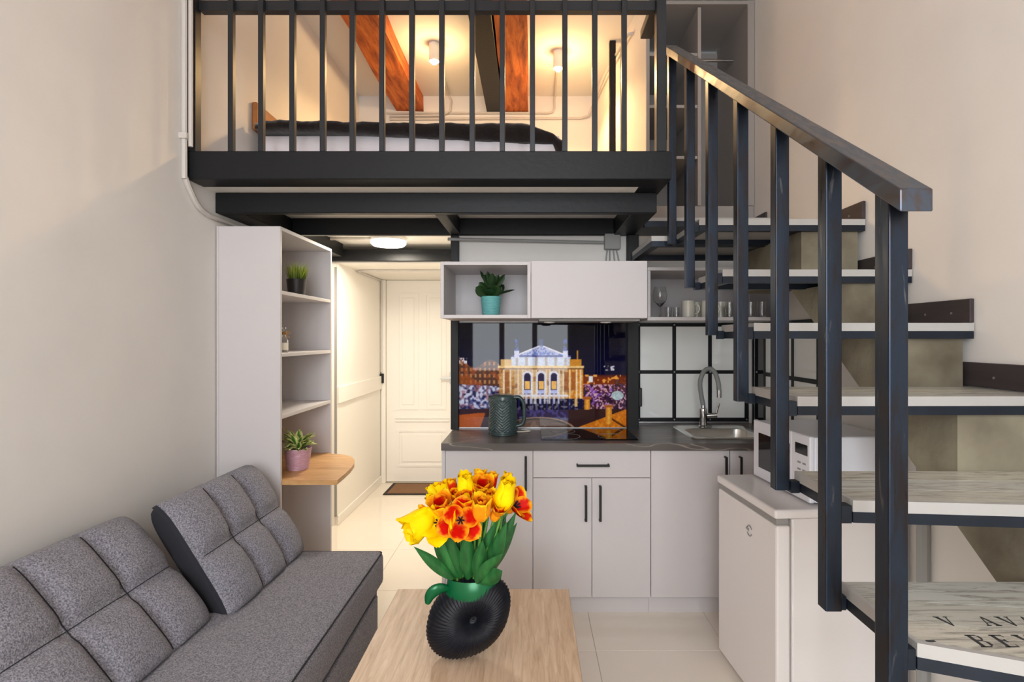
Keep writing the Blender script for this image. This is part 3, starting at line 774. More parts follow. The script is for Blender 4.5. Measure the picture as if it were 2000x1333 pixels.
# splashback print
def print_colors(U, V):
    """night view of a lit theatre on a square; U,V in picture pixels (x 896..1224, y 632..837)"""
    x, y = U, V
    c = np.zeros(x.shape + (3,))
    def put(mask, col, a=1.0):
        col = np.array(col, float)
        m = (np.asarray(mask, float) * a)[..., None]
        c[:] = c * (1 - m) + m * col
    def noise(s, seed):
        r = np.random.default_rng(seed)
        g = r.random((64, 64))
        xi = ((x - 896) / s); yi = ((y - 632) / s)
        x0 = np.floor(xi).astype(int); y0 = np.floor(yi).astype(int)
        fx, fy = xi - x0, yi - y0
        q = lambda i, j: g[(y0 + j) % 64, (x0 + i) % 64]
        return q(0, 0) * (1 - fx) * (1 - fy) + q(1, 0) * fx * (1 - fy) + q(0, 1) * (1 - fx) * fy + q(1, 1) * fx * fy
    n2, n4, n7, n12 = noise(2.2, 1), noise(4, 2), noise(7, 3), noise(12, 4)
    g = np.clip((y - 632) / 120, 0, 1)
    c[..., 0] = 12 + 6 * g; c[..., 1] = 11 + 5 * g; c[..., 2] = 24 + 34 * g
    # left street of buildings
    top = 706 + 10 * np.sin(x * .09) - (896 - x) * .12
    m = (x < 985) & (y > top) & (y < 775)
    put(m, (96, 62, 52)); put(m & ((x % 9) < 4) & ((y % 12) < 7), (198, 150, 92), .8); put(m & (n7 > .6), (168, 88, 44), .6)
    put((x < 918) & (y > 735) & (y < 790), (150, 82, 36), .7)
    put((x < 912) & (y > 700) & (y < 712), (215, 215, 225), n2 > .4)
    m = (x < 985) & (y > 752 + (x - 896) * .05) & (y < 815)
    put(m, (120, 128, 176), .75); put(m & (n4 > .55), (214, 222, 240), .8); put(m & (n4 < .32), (26, 30, 78), .8); put(m & (n7 > .66), (150, 80, 90), .5)
    # right square with market lights
    m = (x > 1138) & (y > 733) & (y < 765)
    put(m, (150, 62, 22), .85 * np.clip((y - 729) / 10, 0, 1)); put(m & (n4 > .62), (244, 178, 84), .9)
    m = (x > 1138) & (y > 752) & (y < 806)
    put(m, (92, 40, 60), .8); put(m & (n2 > .56), (226, 190, 206), .85); put(m & (n4 > .66), (150, 96, 214), .7); put(m & (n7 < .3), (36, 20, 36), .8)
    put((x > 1195) & (y > 742) & (y < 800) & (n4 > .5), (60, 34, 52), .7)
    put(((x - 1206) / 12) ** 2 + ((y - 774) / 9) ** 2 < 1, (196, 226, 226), .8)
    put((x > 1150) & (x < 1158) & (y > 736) & (y < 748), (224, 228, 232))
    put((x > 1176) & (x < 1200) & (y > 716) & (y < 725) & (n2 > .6), (226, 226, 230), .9)
    # square floor
    m = (y > 800)
    put(m, (58, 34, 34)); put(m & (x < 1010), (64, 46, 70), .5)
    put(m & (x > 985) & (x < 1110) & (y < 826), (58, 50, 104), .75); put(m & (x > 985) & (x < 1110) & (n4 > .6) & (y < 826), (96, 92, 168), .6)
    put((y > 808 + (x - 896) * .0) & (x < 948 - (y - 808) * .35) & (y > 812 - (x - 896) * .1), (192, 102, 44), .9)
    put((y > 800 + (1224 - x) * .38) & (x > 1130), (206, 124, 26), .95); put((y > 800 + (1224 - x) * .38) & (x > 1130) & (n4 > .6), (226, 156, 52), .6)
    put((np.abs(y - (792 + (x - 1150) * .62)) < 2.0) & (x > 1150), (60, 26, 22), .8)
    r = ((x - 1053) / 72) ** 2 + ((y - 844) / 28) ** 2
    put(r < 1, (112, 86, 72)); put((r < 1) & (r > .86), (160, 128, 102)); put((r < .86) & (r > .7), (70, 52, 46)); put((r < .5) & (n7 > .5), (142, 110, 90), .7)
    # people before the theatre
    m = (x > 985) & (x < 1130) & (y > 776) & (y < 802)
    put(m, (22, 20, 44)); put(m & ((x % 11) < 3), (54, 62, 150), .7); put(m & (n4 > .66), (196, 190, 200), .5)
    # theatre
    m = (x > 975) & (x < 1139) & (y > 716) & (y < 780)
    put(m, (208, 178, 142)); put(m & (x < 1004), (192, 146, 92)); put(m & (x > 1108), (206, 134, 36)); put(m & (n4 > .6), (222, 196, 160), .5); put(m & (n7 < .3), (120, 72, 44), .45)
    for xx in (984, 997, 1012, 1021, 1040, 1048, 1067, 1074, 1092, 1100, 1113, 1126, 1134):
        put((np.abs(x - xx) < 1.6) & (y > 722) & (y < 780), (240, 226, 200), .85)
    for xx in (990, 1106, 1120):
        put((np.abs(x - xx) < 4) & (y > 728) & (y < 764), (150, 88, 50), .6)
    put((x > 972) & (x < 1141) & (np.abs(y - 718) < 2.2), (236, 206, 150)); put((x > 975) & (x < 1139) & (np.abs(y - 722) < 1.0), (120, 82, 50))
    put((x > 998) & (x < 1114) & (y > 699) & (y < 716), (206, 214, 232)); put((x > 998) & (x < 1114) & (y > 699) & (y < 716) & ((x % 19) < 5), (164, 150, 140), .7)
    put((x > 978) & (x < 999) & (y > 703) & (y < 717), (216, 180, 120)); put((x > 1113) & (x < 1136) & (y > 703) & (y < 717), (206, 146, 50))
    pd = (y < 699) & (y > 676 + np.abs(x - 1057) * .40)
    put(pd & (np.abs(x - 1057) < 58), (176, 182, 214)); put(pd & (n2 > .55) & (np.abs(x - 1057) < 46), (90, 112, 190), .8); put((np.abs(y - (676 + np.abs(x - 1057) * .40)) < 1.6) & (np.abs(x - 1057) < 58), (226, 224, 236))
    put((np.abs(y - 697) < 1.6) & (np.abs(x - 1057) < 58), (62, 66, 140), .8)
    for xx in (1009, 1104):
        put((np.abs(x - xx) < 5) & (y > 686) & (y < 700), (206, 208, 232)); put((np.abs(x - xx) < 4) & (y > 664) & (y < 687) & (n2 > .42), (62, 88, 172))
    put((np.abs(x - 1057) < 3.5) & (y > 664) & (y < 678), (70, 90, 160), .8)
    put((np.abs(x - 1128) < 1.6) & (y > 686) & (y < 704), (200, 150, 70))
    for xx in (1030, 1057, 1082):
        ar = lambda w, t: ((np.abs(x - xx) < w) & (y > t + w) & (y < 772)) | (((x - xx) ** 2 + (y - (t + w)) ** 2 < w * w))
        put(ar(9.5, 725), (228, 228, 242)); put(ar(6.2, 730), (52, 48, 84)); put((np.abs(x - xx) < 5.2) & (y > 746) & (y < 762), (240, 190, 116)); put((np.abs(x - xx) < 6.2) & (y > 763) & (y < 770), (190, 196, 236))
    put((x > 1004) & (x < 1110) & (np.abs(y - 774) < 1.6), (232, 228, 240))
    put((x > 1020) & (x < 1096) & (y > 770) & (y < 790) & ((x % 9) < 4), (216, 220, 240), .8)
    for xx in (1044, 1069): put((np.abs(x - xx) < 1.2) & (y > 775) & (y < 790), (250, 240, 210), .7)
    # lamp columns in the square
    for (xx, ya, yb3, w) in ((1147, 776, 802, 5.5), (1189, 792, 830, 6.0)):
        put((np.abs(x - xx) < w) & (y > ya) & (y < yb3), (204, 138, 44)); put((np.abs(x - xx) < w * .4) & (y > ya) & (y < yb3), (232, 180, 78), .7); put((np.abs(x - xx) < w * 1.5) & (np.abs(y - ya - 3) < 2.5), (170, 100, 44))
    put((x > 1122) & (x < 1128) & (y > 780) & (y < 796), (214, 180, 130))
    return np.clip(c, 0, 255)

SPX0, SPX1, SPZ0, SPZ1 = X(896, YS - .012), X(1224, YS - .012), ZT + .003, H(631, YS - .012)
NU, NV = 460, 288
uu, vv = np.meshgrid(np.linspace(0, 1, NU), np.linspace(0, 1, NV))
cols = print_colors(896 + uu * 328, 837 - vv * 205) / 255.0
def soft(c, k=1):
    for _ in range(k):
        p = np.pad(c, ((1, 1), (1, 1), (0, 0)), mode='edge')
        c = (p[1:-1, 1:-1] * 2 + p[:-2, 1:-1] + p[2:, 1:-1] + p[1:-1, :-2] + p[1:-1, 2:]) / 6
    return c
lum = cols.mean(-1, keepdims=True)
grain = 1 + .34 * (rng.random(lum.shape) - .5) * np.clip(lum * 2, .2, 1)
cols = soft(cols * soft(grain, 1), 1)
glow = soft(np.clip(cols - .45, 0, 1), 14)
cols = np.clip(cols * 0.96 + glow * .25, 0, 1)
cols = np.where(cols <= .04045, cols / 12.92, ((cols + .055) / 1.055) ** 2.4)
sp = thing('splashback', 'glossy glass splashback printed with a lit theatre at night', 'splashback', ((SPX0 + SPX1) / 2, YS - .01, ZT))
part('glass_sheet', MB().box(SPX0, SPX1, YS - .0105, YS - .0005, SPZ0, SPZ1), M_BLKGLASS, sp)
mb = MB()
mb.v = list(zip((SPX0 + uu * (SPX1 - SPX0)).ravel().tolist(), [YS - .0112] * (NU * NV), (SPZ0 + vv * (SPZ1 - SPZ0)).ravel().tolist()))
idx = np.arange(NU * NV).reshape(NV, NU)
mb.f = np.stack([idx[:-1, :-1], idx[:-1, 1:], idx[1:, 1:], idx[1:, :-1]], -1).reshape(-1, 4).tolist()
rgba = np.concatenate([cols.reshape(-1, 3), np.ones((NU * NV, 1))], 1)
part('printed_picture', mb, M_PRINT, sp, colors=rgba, label='night photograph of a lit theatre and square')
part('metal_strip', MB().box(SPX1 + .0002, SPX1 + .004, YS - .014, YS - .0005, SPZ0, SPZ1).box(SPX0 - .004, SPX0 - .0002, YS - .014, YS - .0005, SPZ0, SPZ1).box(SPX0, SPX1, YS - .015, YS - .0117, SPZ0 - .002, SPZ0 + .003), M_SILVER, sp)

# white glass panels with black bars beside the sink
t = thing('glass_wall_panel', 'white glass panel with black grid bars behind the sink', 'wall panel', (1.01, YK - .01, ZT), 'white glass panels')
px_, pz_ = [0.673, 0.897, 1.121, 1.349], [0.9125, 1.21, 1.5055]
fy0 = YK - .004
for i in range(3):
    for j in range(2):
        part('pane', MB().rbox(px_[i] + .0112, px_[i + 1] - .0112, fy0 - .003, fy0 + .003, pz_[j] + .0112, pz_[j + 1] - .0112, .001), M_WGLASS, t)
for x in px_: part('bar', MB().rbox(x - .011, x + .011, fy0 - .008, fy0 + .003, ZT + .012, 1.5175, .001), M_BLACK, t)
for z in pz_: 
    for i in range(3):
        part('bar', MB().rbox(px_[i] + .0112, px_[i + 1] - .0112, fy0 - .008, fy0 + .003, z - .011, z + .011, .001), M_BLACK, t)
for x in px_:
    for z in pz_: part('screw', MB().tube([(x, fy0 - .0085, z), (x, fy0 - .0105, z)], .005, 8), M_SILVER, t)
part('metal_strip', MB().box(0.657, 1.364, fy0 - .008, fy0 + .003, ZT + .002, ZT + .0115).box(1.3605, 1.364, fy0 - .008, fy0 + .003, ZT + .0118, 1.5175), M_SILVER, t)
t = thing('glass_wall_panel', 'white glass panel with black grid bars on the stair wall', 'wall panel', (XR, 3.0, ZT), 'white glass panels')
py_ = [2.66, 2.92, 3.27]
for i in range(2):
    for j in range(2):
        part('pane', MB().rbox(XR - .007, XR - .001, py_[i] + .0112, py_[i + 1] - .0112, pz_[j] + .0112, pz_[j + 1] - .0112, .001), M_WGLASS, t)
for y in py_: part('bar', MB().rbox(XR - .012, XR - .001, y - .011, y + .011, ZT + .002, 1.517, .001), M_BLACK, t)
for z in pz_:
    for i in range(2): part('bar', MB().rbox(XR - .012, XR - .001, py_[i] + .0112, py_[i + 1] - .0112, z - .011, z + .011, .001), M_BLACK, t)
part('corner_panel', MB().box(XR - .010, XR - .001, 3.2815, 3.455, ZT + .002, 1.517), M_BLKGLASS, t)
single('power_socket', MB().rbox(0.6305, 0.652, 3.24, 3.27, 1.02, 1.13, .004), M_HANDLE, 'small black power socket on the side of the kitchen post', 'socket')

# hob
t = thing('hob', 'black ceramic glass hob set into the worktop', 'hob', (.31, 3.05, ZT))
part('glass', MB().rbox(0.053, 0.560, 2.886, 3.215, ZT + .0002, ZT + .006, .002), M_HOB, t)
rg = MB()
for (cx, cy, r) in ((.18, 3.13, .07), (.43, 3.13, .085), (.18, 2.97, .085), (.43, 2.97, .07)):
    rg.lathe([(r, 0), (r - .003, 0), (r - .003, .0003), (r, .0003)], cx, cy, ZT + .0061, 36, True)
part('zone_ring', rg, M_GREY, t)

# sink and faucet
t = thing('sink', 'stainless steel inset kitchen sink', 'sink', (1.06, 3.14, ZT))
sx0, sx1, sy0_, sy1_ = 0.85, 1.27, 2.915, 3.34
NB = 40
def rrect(x0, x1, y0, y1, r, n):
    pts = []
    for (cx, cy, a0) in ((x1 - r, y1 - r, 0), (x0 + r, y1 - r, PI / 2), (x0 + r, y0 + r, PI), (x1 - r, y0 + r, 1.5 * PI)):
        for k in range(n // 4):
            a = a0 + (PI / 2) * k / (n // 4 - 1)
            pts.append((cx + r * math.cos(a), cy + r * math.sin(a)))
    return pts
rings = []
for (ins, z, r) in ((0, .0005, .03), (.004, .007, .03), (.012, .007, .03)):
    rings.append([(p[0], p[1], ZT + z) for p in rrect(sx0 + ins, sx1 - ins, sy0_ + ins, sy1_ - ins, r, NB)])
for (ins, z, r) in ((0, .006, .06), (.004, .002, .06), (.010, -.06, .06), (.02, -.128, .05), (.05, -.138, .04)):
    rings.append([(p[0], p[1], ZT + z) for p in rrect(sx0 + .03 + ins, sx1 - .03 - ins, sy0_ + .025 + ins, sy1_ - .11 - ins, r, NB)])
sk = MB().grid(rings, True); sk.f.append(tuple(len(sk.v) - NB + k for k in range(NB)))
part('basin', sk, M_STEEL, t, 40)
part('drain', MB().lathe([(.03, 0), (.028, .002), (.01, .002)], 1.06, 3.09, ZT - .138, 20), M_CHROME, t, 40)
t = thing('faucet', 'chrome kitchen faucet with grey flexible gooseneck spout', 'faucet', (1.02, 3.27, ZT))
fx, fyy = 1.02, 3.275
part('body', MB().lathe([(.030, .008), (.028, .014), (.022, .02), (.020, .06), (.024, .10), (.022, .115), (.014, .12), (.013, .14)], fx, fyy, ZT, 20), M_CHROME, t, 40)
sp_pts = [(fx, fyy, ZT + .135), (fx - .012, fyy, ZT + .20), (fx - .020, fyy - .005, ZT + .27), (fx - .006, fyy - .02, ZT + .33), (fx + .02, fyy - .045, ZT + .355), (fx + .045, fyy - .07, ZT + .335), (fx + .06, fyy - .085, ZT + .28), (fx + .063, fyy - .09, ZT + .235)]
def smooth_path(p, n=6):
    out = []; p = [Vector(q) for q in p]
    for i in range(len(p) - 1):
        a, b, c, d_ = p[max(i - 1, 0)], p[i], p[i + 1], p[min(i + 2, len(p) - 1)]
        for k in range(n):
            s = k / n
            out.append(0.5 * ((2 * b) + (c - a) * s + (2 * a - 5 * b + 4 * c - d_) * s * s + (3 * b - a - 3 * c + d_) * s ** 3))
    out.append(p[-1]); return out
part('hose', MB().tube(smooth_path(sp_pts), .0135, 12), M_GREYTUBE, t, 60)
part('nozzle', MB().tube([(fx + .063, fyy - .09, ZT + .236), (fx + .064, fyy - .091, ZT + .19)], .0135, 14), M_CHROME, t, 40)
lv = MB().tube([(fx + .018, fyy - .01, ZT + .075), (fx + .075, fyy - .02, ZT + .08)], .015, 14).tube([(fx + .068, fyy - .02, ZT + .085), (fx + .085, fyy - .028, ZT + .15)], [.007, .005], 10)
part('lever', lv, M_CHROME, t, 40)

# kettle
t = thing('electric_kettle', 'dark green electric kettle with chevron relief on the worktop', 'kettle', (-.155, 3.07, ZT))
kx, ky = -.155, 3.07
NA, NZ = 144, 60
P = []
for j in range(NZ + 1):
    s = j / NZ; z = ZT + .012 + s * .198
    r0 = .079 - .009 * s - .006 * max(0, s - .85) / .15
    row = []
    for i in range(NA):
        a = 2 * PI * i / NA
        tri = abs(((a * 6 / (2 * PI)) % 1) - .5) * 2
        ph = (s * 13 - tri * 2.0) % 1
        rl = .0036 * (1 if ph < .5 else 0) * (1 if .06 < s < .93 else 0)
        sp_ = .018 * max(0, math.cos(a - PI)) ** 12 * max(0, (s - .72) / .28) ** 1.5
        r = r0 + rl + sp_
        row.append((kx + r * math.cos(a), ky + r * math.sin(a), z))
    P.append(row)
kb = MB().grid(P, True)
kb.f.append(tuple(range(NA - 1, -1, -1)))
part('body', kb, M_KETTLE, t, 50)
part('base', MB().lathe([(.078, 0.0005), (.081, .003), (.081, .010), (.077, .0118)], kx, ky, ZT, 40), M_KETTLE, t, 40)
part('lid', MB().lathe([(.064, .2102), (.060, .2175), (.04, .223), (.012, .2245)], kx, ky, ZT, 40), M_KETTLE, t, 50)
hpts = smooth_path([(kx + .058, ky - .01, ZT + .205), (kx + .09, ky - .01, ZT + .205), (kx + .113, ky - .01, ZT + .175), (kx + .118, ky - .01, ZT + .12), (kx + .112, ky - .01, ZT + .065), (kx + .085, ky - .01, ZT + .05), (kx + .070, ky - .01, ZT + .048)], 5)
part('handle', MB().tube(hpts, .011, 12, ry=.014), M_KETTLE, t, 60)
part('power_cord', MB().tube(smooth_path([(kx + .07, ky + .03, ZT + .008), (kx + .12, ky + .05, ZT + .006), (kx + .15, ky + .08, ZT + .005), (kx + .10, ky + .13, ZT + .005)], 5), .0035, 8), M_LABELW, t, 60, label='short white power cord')

# glassware and mugs on the wall shelf
GZ = 1.5372
def wine_glass(px, y, label):
    prof = [(.032, 0), (.032, .002), (.006, .006), (.0035, .02), (.0035, .06), (.010, .067), (.034, .095), (.040, .125), (.036, .155), (.031, .175), (.0298, .175), (.0345, .155), (.0385, .125), (.0325, .096), (.008, .069), (.0005, .068)]
    return single('wine_glass', MB().lathe(prof, X(px, y), y, GZ, 28), M_GLASS, label, 'glass', smooth=60)
def tumbler(px, y, h, r, label, grp='small glasses on the wall shelf'):
    prof = [(r * .85, 0), (r, h), (r - .0018, h), (r * .85 - .002, .006), (.0005, .006)]
    return single('tumbler', MB().lathe(prof, X(px, y), y, GZ, 24), M_GLASS, label, 'glass', grp, smooth=40)
def mug(px, y, label, ang=0.0):
    x = X(px, y); r = .036; h = .094
    t = thing('mug', label, 'mug', (x, y, GZ), 'cream mugs on the wall shelf')
    part('cup', MB().lathe([(r * .9, 0), (r, .004), (r, h), (r - .004, h), (r - .004, .008), (.0005, .008)], x, y, GZ, 28), M_MUG, t, 40)
    pts = smooth_path([(r - .003, 0, h * .80), (r + .018, 0, h * .78), (r + .027, 0, h * .52), (r + .016, 0, h * .28), (r - .003, 0, h * .24)], 5)
    ca, sa = math.cos(ang), math.sin(ang)
    part('handle', MB().tube([(x + p.x * ca, y + p.x * sa, GZ + p.z) for p in pts], .005, 8), M_MUG, t, 60)
wine_glass(1289, 3.12, 'stemmed round wine glass at the left end of the wall shelf')
tumbler(1305, 3.08, .058, .020, 'small shot glass next to the wine glass')
tumbler(1321, 3.08, .058, .020, 'small shot glass next to the leftmost cream mug')
mug(1344, 3.10, 'leftmost cream mug on the wall shelf, in the front row')
mug(1361, 3.24, 'cream mug half hidden behind the leftmost mug')
mug(1383, 3.10, 'cream mug behind the third stair baluster from the loft')
mug(1407, 3.20, 'rightmost cream mug on the wall shelf')
tumbler(1425, 3.06, .085, .026, 'glass tumbler just right of the rightmost mug')
tumbler(1466, 3.06, .085, .026, 'second glass tumbler from the right end of the wall shelf')
tumbler(1488, 3.06, .085, .026, 'rightmost glass tumbler on the wall shelf')

# fridge + microwave (turned a few degrees)
RA = 0.068
FX, FY = 0.84, 2.48      # far left corner of the fridge front
def fr(mb): return mb.rot(RA, FX, FY)
t = thing('mini_fridge', 'white undercounter fridge with door facing the room', 'fridge', (1.08, 2.22, 0))
W = .511
part('body', fr(MB().rbox(FX + .06, FX + .50, FY - W + .004, FY - .004, 0.02, .776, .006, 2)), M_APPL, t)
fd = part('door', fr(MB().rbox(FX, FX + .052, FY - W, FY, 0.03, .752, .008, 2)), M_APPL, t)
part('grip_recess', fr(MB().box(FX + .004, FX + .05, FY - W + .01, FY - .01, .7525, .7755)), M_GREY, fd)
part('worktop', fr(MB().rbox(FX - .006, FX + .505, FY - W - .002, FY + .002, .777, .81, .008, 2)), M_APPL, t)
for yy in (FY - W + .03, FY - .05):
    part('foot', fr(MB().lathe([(.018, 0), (.018, .0195)], FX + .1, yy, 0, 12)), M_HANDLE, t)
ring = MB(); P = []
cyc, czc = FY - .305, .665
for i in range(28):
    a = .5 + 5.3 * i / 27
    P.append((FX - .0015, cyc - .020 * math.cos(a), czc + .020 * math.sin(a)))
ring.tube(P, .0022, 6)
ring.rbox(FX - .002, FX + .001, cyc + .004, cyc + .030, czc - .002, czc + .006, .0005)
part('emblem', fr(ring), M_SILVER, fd, 60, label='small silver ring emblem')
MX, MY = .986, 2.452
t = thing('microwave', 'white microwave oven standing on the fridge', 'microwave', (1.14, 2.24, .81))
mr = lambda mb: mb.rot(RA, MX, MY)
MW, MZ0, MZ1 = .437, .8185, 1.063
part('body', mr(MB().rbox(MX + .02, MX + .335, MY - MW + .003, MY - .003, MZ0, MZ1 - .003, .006, 2)), M_APPL2, t)
md = part('door', mr(MB().rbox(MX, MX + .0195, MY - MW * .72, MY, MZ0, MZ1, .005, 2)), M_APPL2, t)
part('door_window', mr(MB().rbox(MX - .0015, MX + .004, MY - MW * .69, MY - .05, MZ0 + .045, MZ1 - .05, .001)), M_BLKGLASS, md)
cp = part('control_panel', mr(MB().rbox(MX + .0005, MX + .0195, MY - MW, MY - MW * .722, MZ0, MZ1, .005, 2)), M_APPL2, t)
part('display', mr(MB().rbox(MX - .001, MX + .003, MY - MW + .014, MY - MW * .78, MZ1 - .075, MZ1 - .035, .001)), M_DISPLAY, cp)
for i in range(5):
    for j in range(2):
        part('button', mr(MB().rbox(MX - .0008, MX + .003, MY - MW + .025 + j * .034, MY - MW + .047 + j * .034, MZ0 + .03 + i * .026, MZ0 + .037 + i * .026, .0008)), M_GREY, cp)
for (a, b) in ((.05, .04), (.28, .04), (.05, MW - .04), (.28, MW - .04)):
    part('foot', mr(MB().lathe([(.012, .0003), (.012, .0083)], MX + a, MY - b, .81, 10)), M_HANDLE, t)

# conduit and junction box above the wall cabinets
jy = YS - .022
jb = thing('junction_box', 'grey junction box with cables above the flap cabinet', 'junction box', (X(1195, jy), jy, H(488, jy)))
part('box', MB().rbox(X(1180, jy), X(1211, jy), YS - .045, YS - .001, H(488, jy), H(457, jy), .004), M_COND2, jb)
for i, px in enumerate((1186, 1191, 1198, 1204)):
    part('cable', MB().tube([(X(px, jy), jy, H(489, jy)), (X(px + (i - 1) * 1.5, jy), jy, H(500, jy)), (X(px + (i - 1) * 4, jy), jy, UZ1 + .01)], .004, 8), M_COND2, jb, 60)
conduit('electrical_conduit', [(X(876, jy), jy - .03, H(469, jy)), (X(1179, jy), jy, H(474, jy))], .0095, 'grey conduit leading to the junction box above the wall cabinets', M_COND2)

# ================================================================== HALL LAMP AND PIPES
hy = 3.86
hx = X(759, hy)
t = thing('ceiling_lamp', 'flat round glowing ceiling lamp at the hall entrance', 'lamp', (hx, hy, 2.08))
part('base', MB().lathe([(.118, 2.126 - .0005), (.122, 2.115), (.122, 2.10)], hx, hy, 0, 40), M_LAMPW, t, 40)
part('diffuser', MB().lathe([(.121, 2.0995), (.120, 2.08), (.105, 2.066), (.05, 2.062), (.001, 2.0615)], hx, hy, 0, 40), M_GLOWH, t, 60)
l = bpy.data.lights.new('ceiling_lamp_light', 'AREA'); l.shape = 'DISK'; l.size = .22; l.energy = 21; l.color = (1, .90, .74)
o = bpy.data.objects.new('ceiling_lamp_light', l); COL.objects.link(o); o.parent = t; o.location = (0, 0, -.025)
conduit('electrical_conduit', [(X(640, hy), hy, 2.115), (hx - .122, hy, 2.115)], .009, 'short pipe on the ceiling leading to the round lamp')
conduit('electrical_conduit', [(-0.6, 4.6, 1.982), (-1.36, 4.6, 1.982), (-1.44, 4.62, 1.982), (-1.455, 4.7, 1.982), (-1.457, 5.38, 1.982)], .009, 'pipe along the low hall ceiling')
conduit('electrical_conduit', [(-1.459, 5.39, 1.985), (-1.459, 5.39, 1.09)], .010, 'vertical pipe in the corner beside the entrance door')
single('light_switch', MB().rbox(-1.4695, -1.435, 5.37, 5.43, 0.98, 1.075, .005), M_HANDLE, 'small black switch box beside the entrance door', 'switch')
# conduit on the left wall
ly = 1.523 * F / 682
conduit('electrical_conduit', smooth_path([(XL + .011, ly, ZC - .001), (XL + .011, ly, 2.8), (XL + .011, ly, 2.19), (XL + .011, ly + .01, 2.12), (XL + .011, ly + .09, 2.03), (XL + .011, ly + .16, 2.005), (XL + .011, ly + .24, 2.0), (XL + .011, 3.2, 2.0)], 6), .0125, 'long pipe running down the left wall and under the loft', clips=[((XL + .012, ly, H(267, ly)), 'z')])
conduit('electrical_conduit', [(XL + .036, ly + .005, ZC - .001), (XL + .036, ly + .005, 2.26)], .0095, 'second thinner pipe on the left wall beside the loft post')
# pipe on the right wall under the stairs
conduit('wall_pipe', [(XR - .022, 1.93, 0.0), (XR - .022, 1.93, 1.15)], .020, 'vertical pipe on the right wall behind the lowest treads', M_COND2)

# ================================================================== SHELF UNIT
SX1 = -1.21
SY0, SY1, SH = 2.67, 3.36, 1.964
t = thing('shelf_unit', 'tall grey open shelf unit with wooden side table at the sofa end', 'shelf', (-1.37, 3.0, 0))
part('side_panel', MB().rbox(XL + .015, SX1, SY0, SY0 + .018, 0, SH, .001), M_LAM, t)
part('side_panel', MB().rbox(XL + .015, SX1, SY1 - .018, SY1, 0, SH, .001), M_LAM, t)
part('top_panel', MB().rbox(XL + .015, SX1, SY0 + .0185, SY1 - .0185, SH - .018, SH, .001), M_LAM, t)
part('back_panel', MB().box(XL + .005, XL + .0145, SY0, SY1, 0, SH), M_LAM, t)
for zt in (1.654, 1.3495, 1.047):
    part('shelf', MB().rbox(XL + .0155, SX1 - .001, SY0 + .0185, SY1 - .0185, zt - .018, zt, .001), M_LAM, t)
part('shelf', MB().rbox(XL + .0155, SX1 - .03, SY0 + .0185, SY1 - .0185, .06, .078, .001), M_LAM, t)
pl = [(XL + .0155, 2.69), (-.962, 2.69), (-.945, 2.70), (-.948, 2.80), (-.957, 2.93), (-.975, 3.05), (-1.005, 3.15), (-1.05, 3.23), (-1.11, 3.285), (-1.19, 3.31), (SX1 - .001, 3.312), (SX1 - .001, 3.34), (XL + .0155, 3.34)]
part('side_table_board', MB().prism(pl, .708, .730), M_OAK2, t, label='honey oak board with rounded end')

def pot(prof_r0, prof_r1, h, x, y, z, m, t, ribs=0, wob=0):
    n = 48; NZ = 40; P = []
    for j in range(NZ + 1):
        s = j / NZ; row = []
        for i in range(n):
            a = 2 * PI * i / n
            rr = prof_r0 + (prof_r1 - prof_r0) * s
            if ribs: rr += .0014 * math.sin(2 * PI * ribs * s + wob * math.sin(3 * a + 9 * s))
            row.append((x + rr * math.cos(a), y + rr * math.sin(a), z + h * s))
        P.append(row)
    P.append([(x + (prof_r1 - .004) * math.cos(2 * PI * i / n), y + (prof_r1 - .004) * math.sin(2 * PI * i / n), z + h) for i in range(n)])
    P.append([(x + (prof_r1 - .006) * math.cos(2 * PI * i / n), y + (prof_r1 - .006) * math.sin(2 * PI * i / n), z + h - .012) for i in range(n)])
    mb = MB().grid(P, True); mb.f.append(tuple(range(n - 1, -1, -1)))
    part('pot', mb, m, t, 50)
    part('soil', MB().lathe([(prof_r1 - .007, h - .014), (prof_r1 * .5, h - .010), (.001, h - .008)], x, y, z, 24), M_SOIL, t, 60)

def leaf_grid(L, Wd, bend, fold=.25, nu=5, nv=9, pw=.8, wave=0.0, tip=1.0, rnd=1.0):
    """leaf in local space: grows along +Z, bends towards +X; returns rows of points plus u,v"""
    P = []; ang = 0.0; px = 0.0; pz = 0.0; UV = []
    for j in range(nv):
        v = j / (nv - 1)
        if j:
            ang = bend * v
            px += L / (nv - 1) * math.sin(ang); pz += L / (nv - 1) * math.cos(ang)
        w = Wd * max(0.02, math.sin(PI * min(1, (.06 + .94 * v) ** pw))) ** rnd if v < 1 else Wd * .02 * tip
        row = []; r2 = []
        for i in range(nu):
            u = -1 + 2 * i / (nu - 1)
            dn = fold * w * (u * u - .5) + wave * math.sin(v * 9 + u * 2) * abs(u)
            row.append((px - dn * math.cos(ang), u * w, pz + dn * math.sin(ang)))
            r2.append((u, v))
        P.append(row); UV.append(r2)
    return P, UV
def leaf_part(name, P, m, parent, mtx, colors=None):
    mb = MB().grid(P)
    mb.v = [tuple(mtx @ Vector(p)) for p in mb.v]
    return part(name, mb, m, parent, 180, colors=colors)

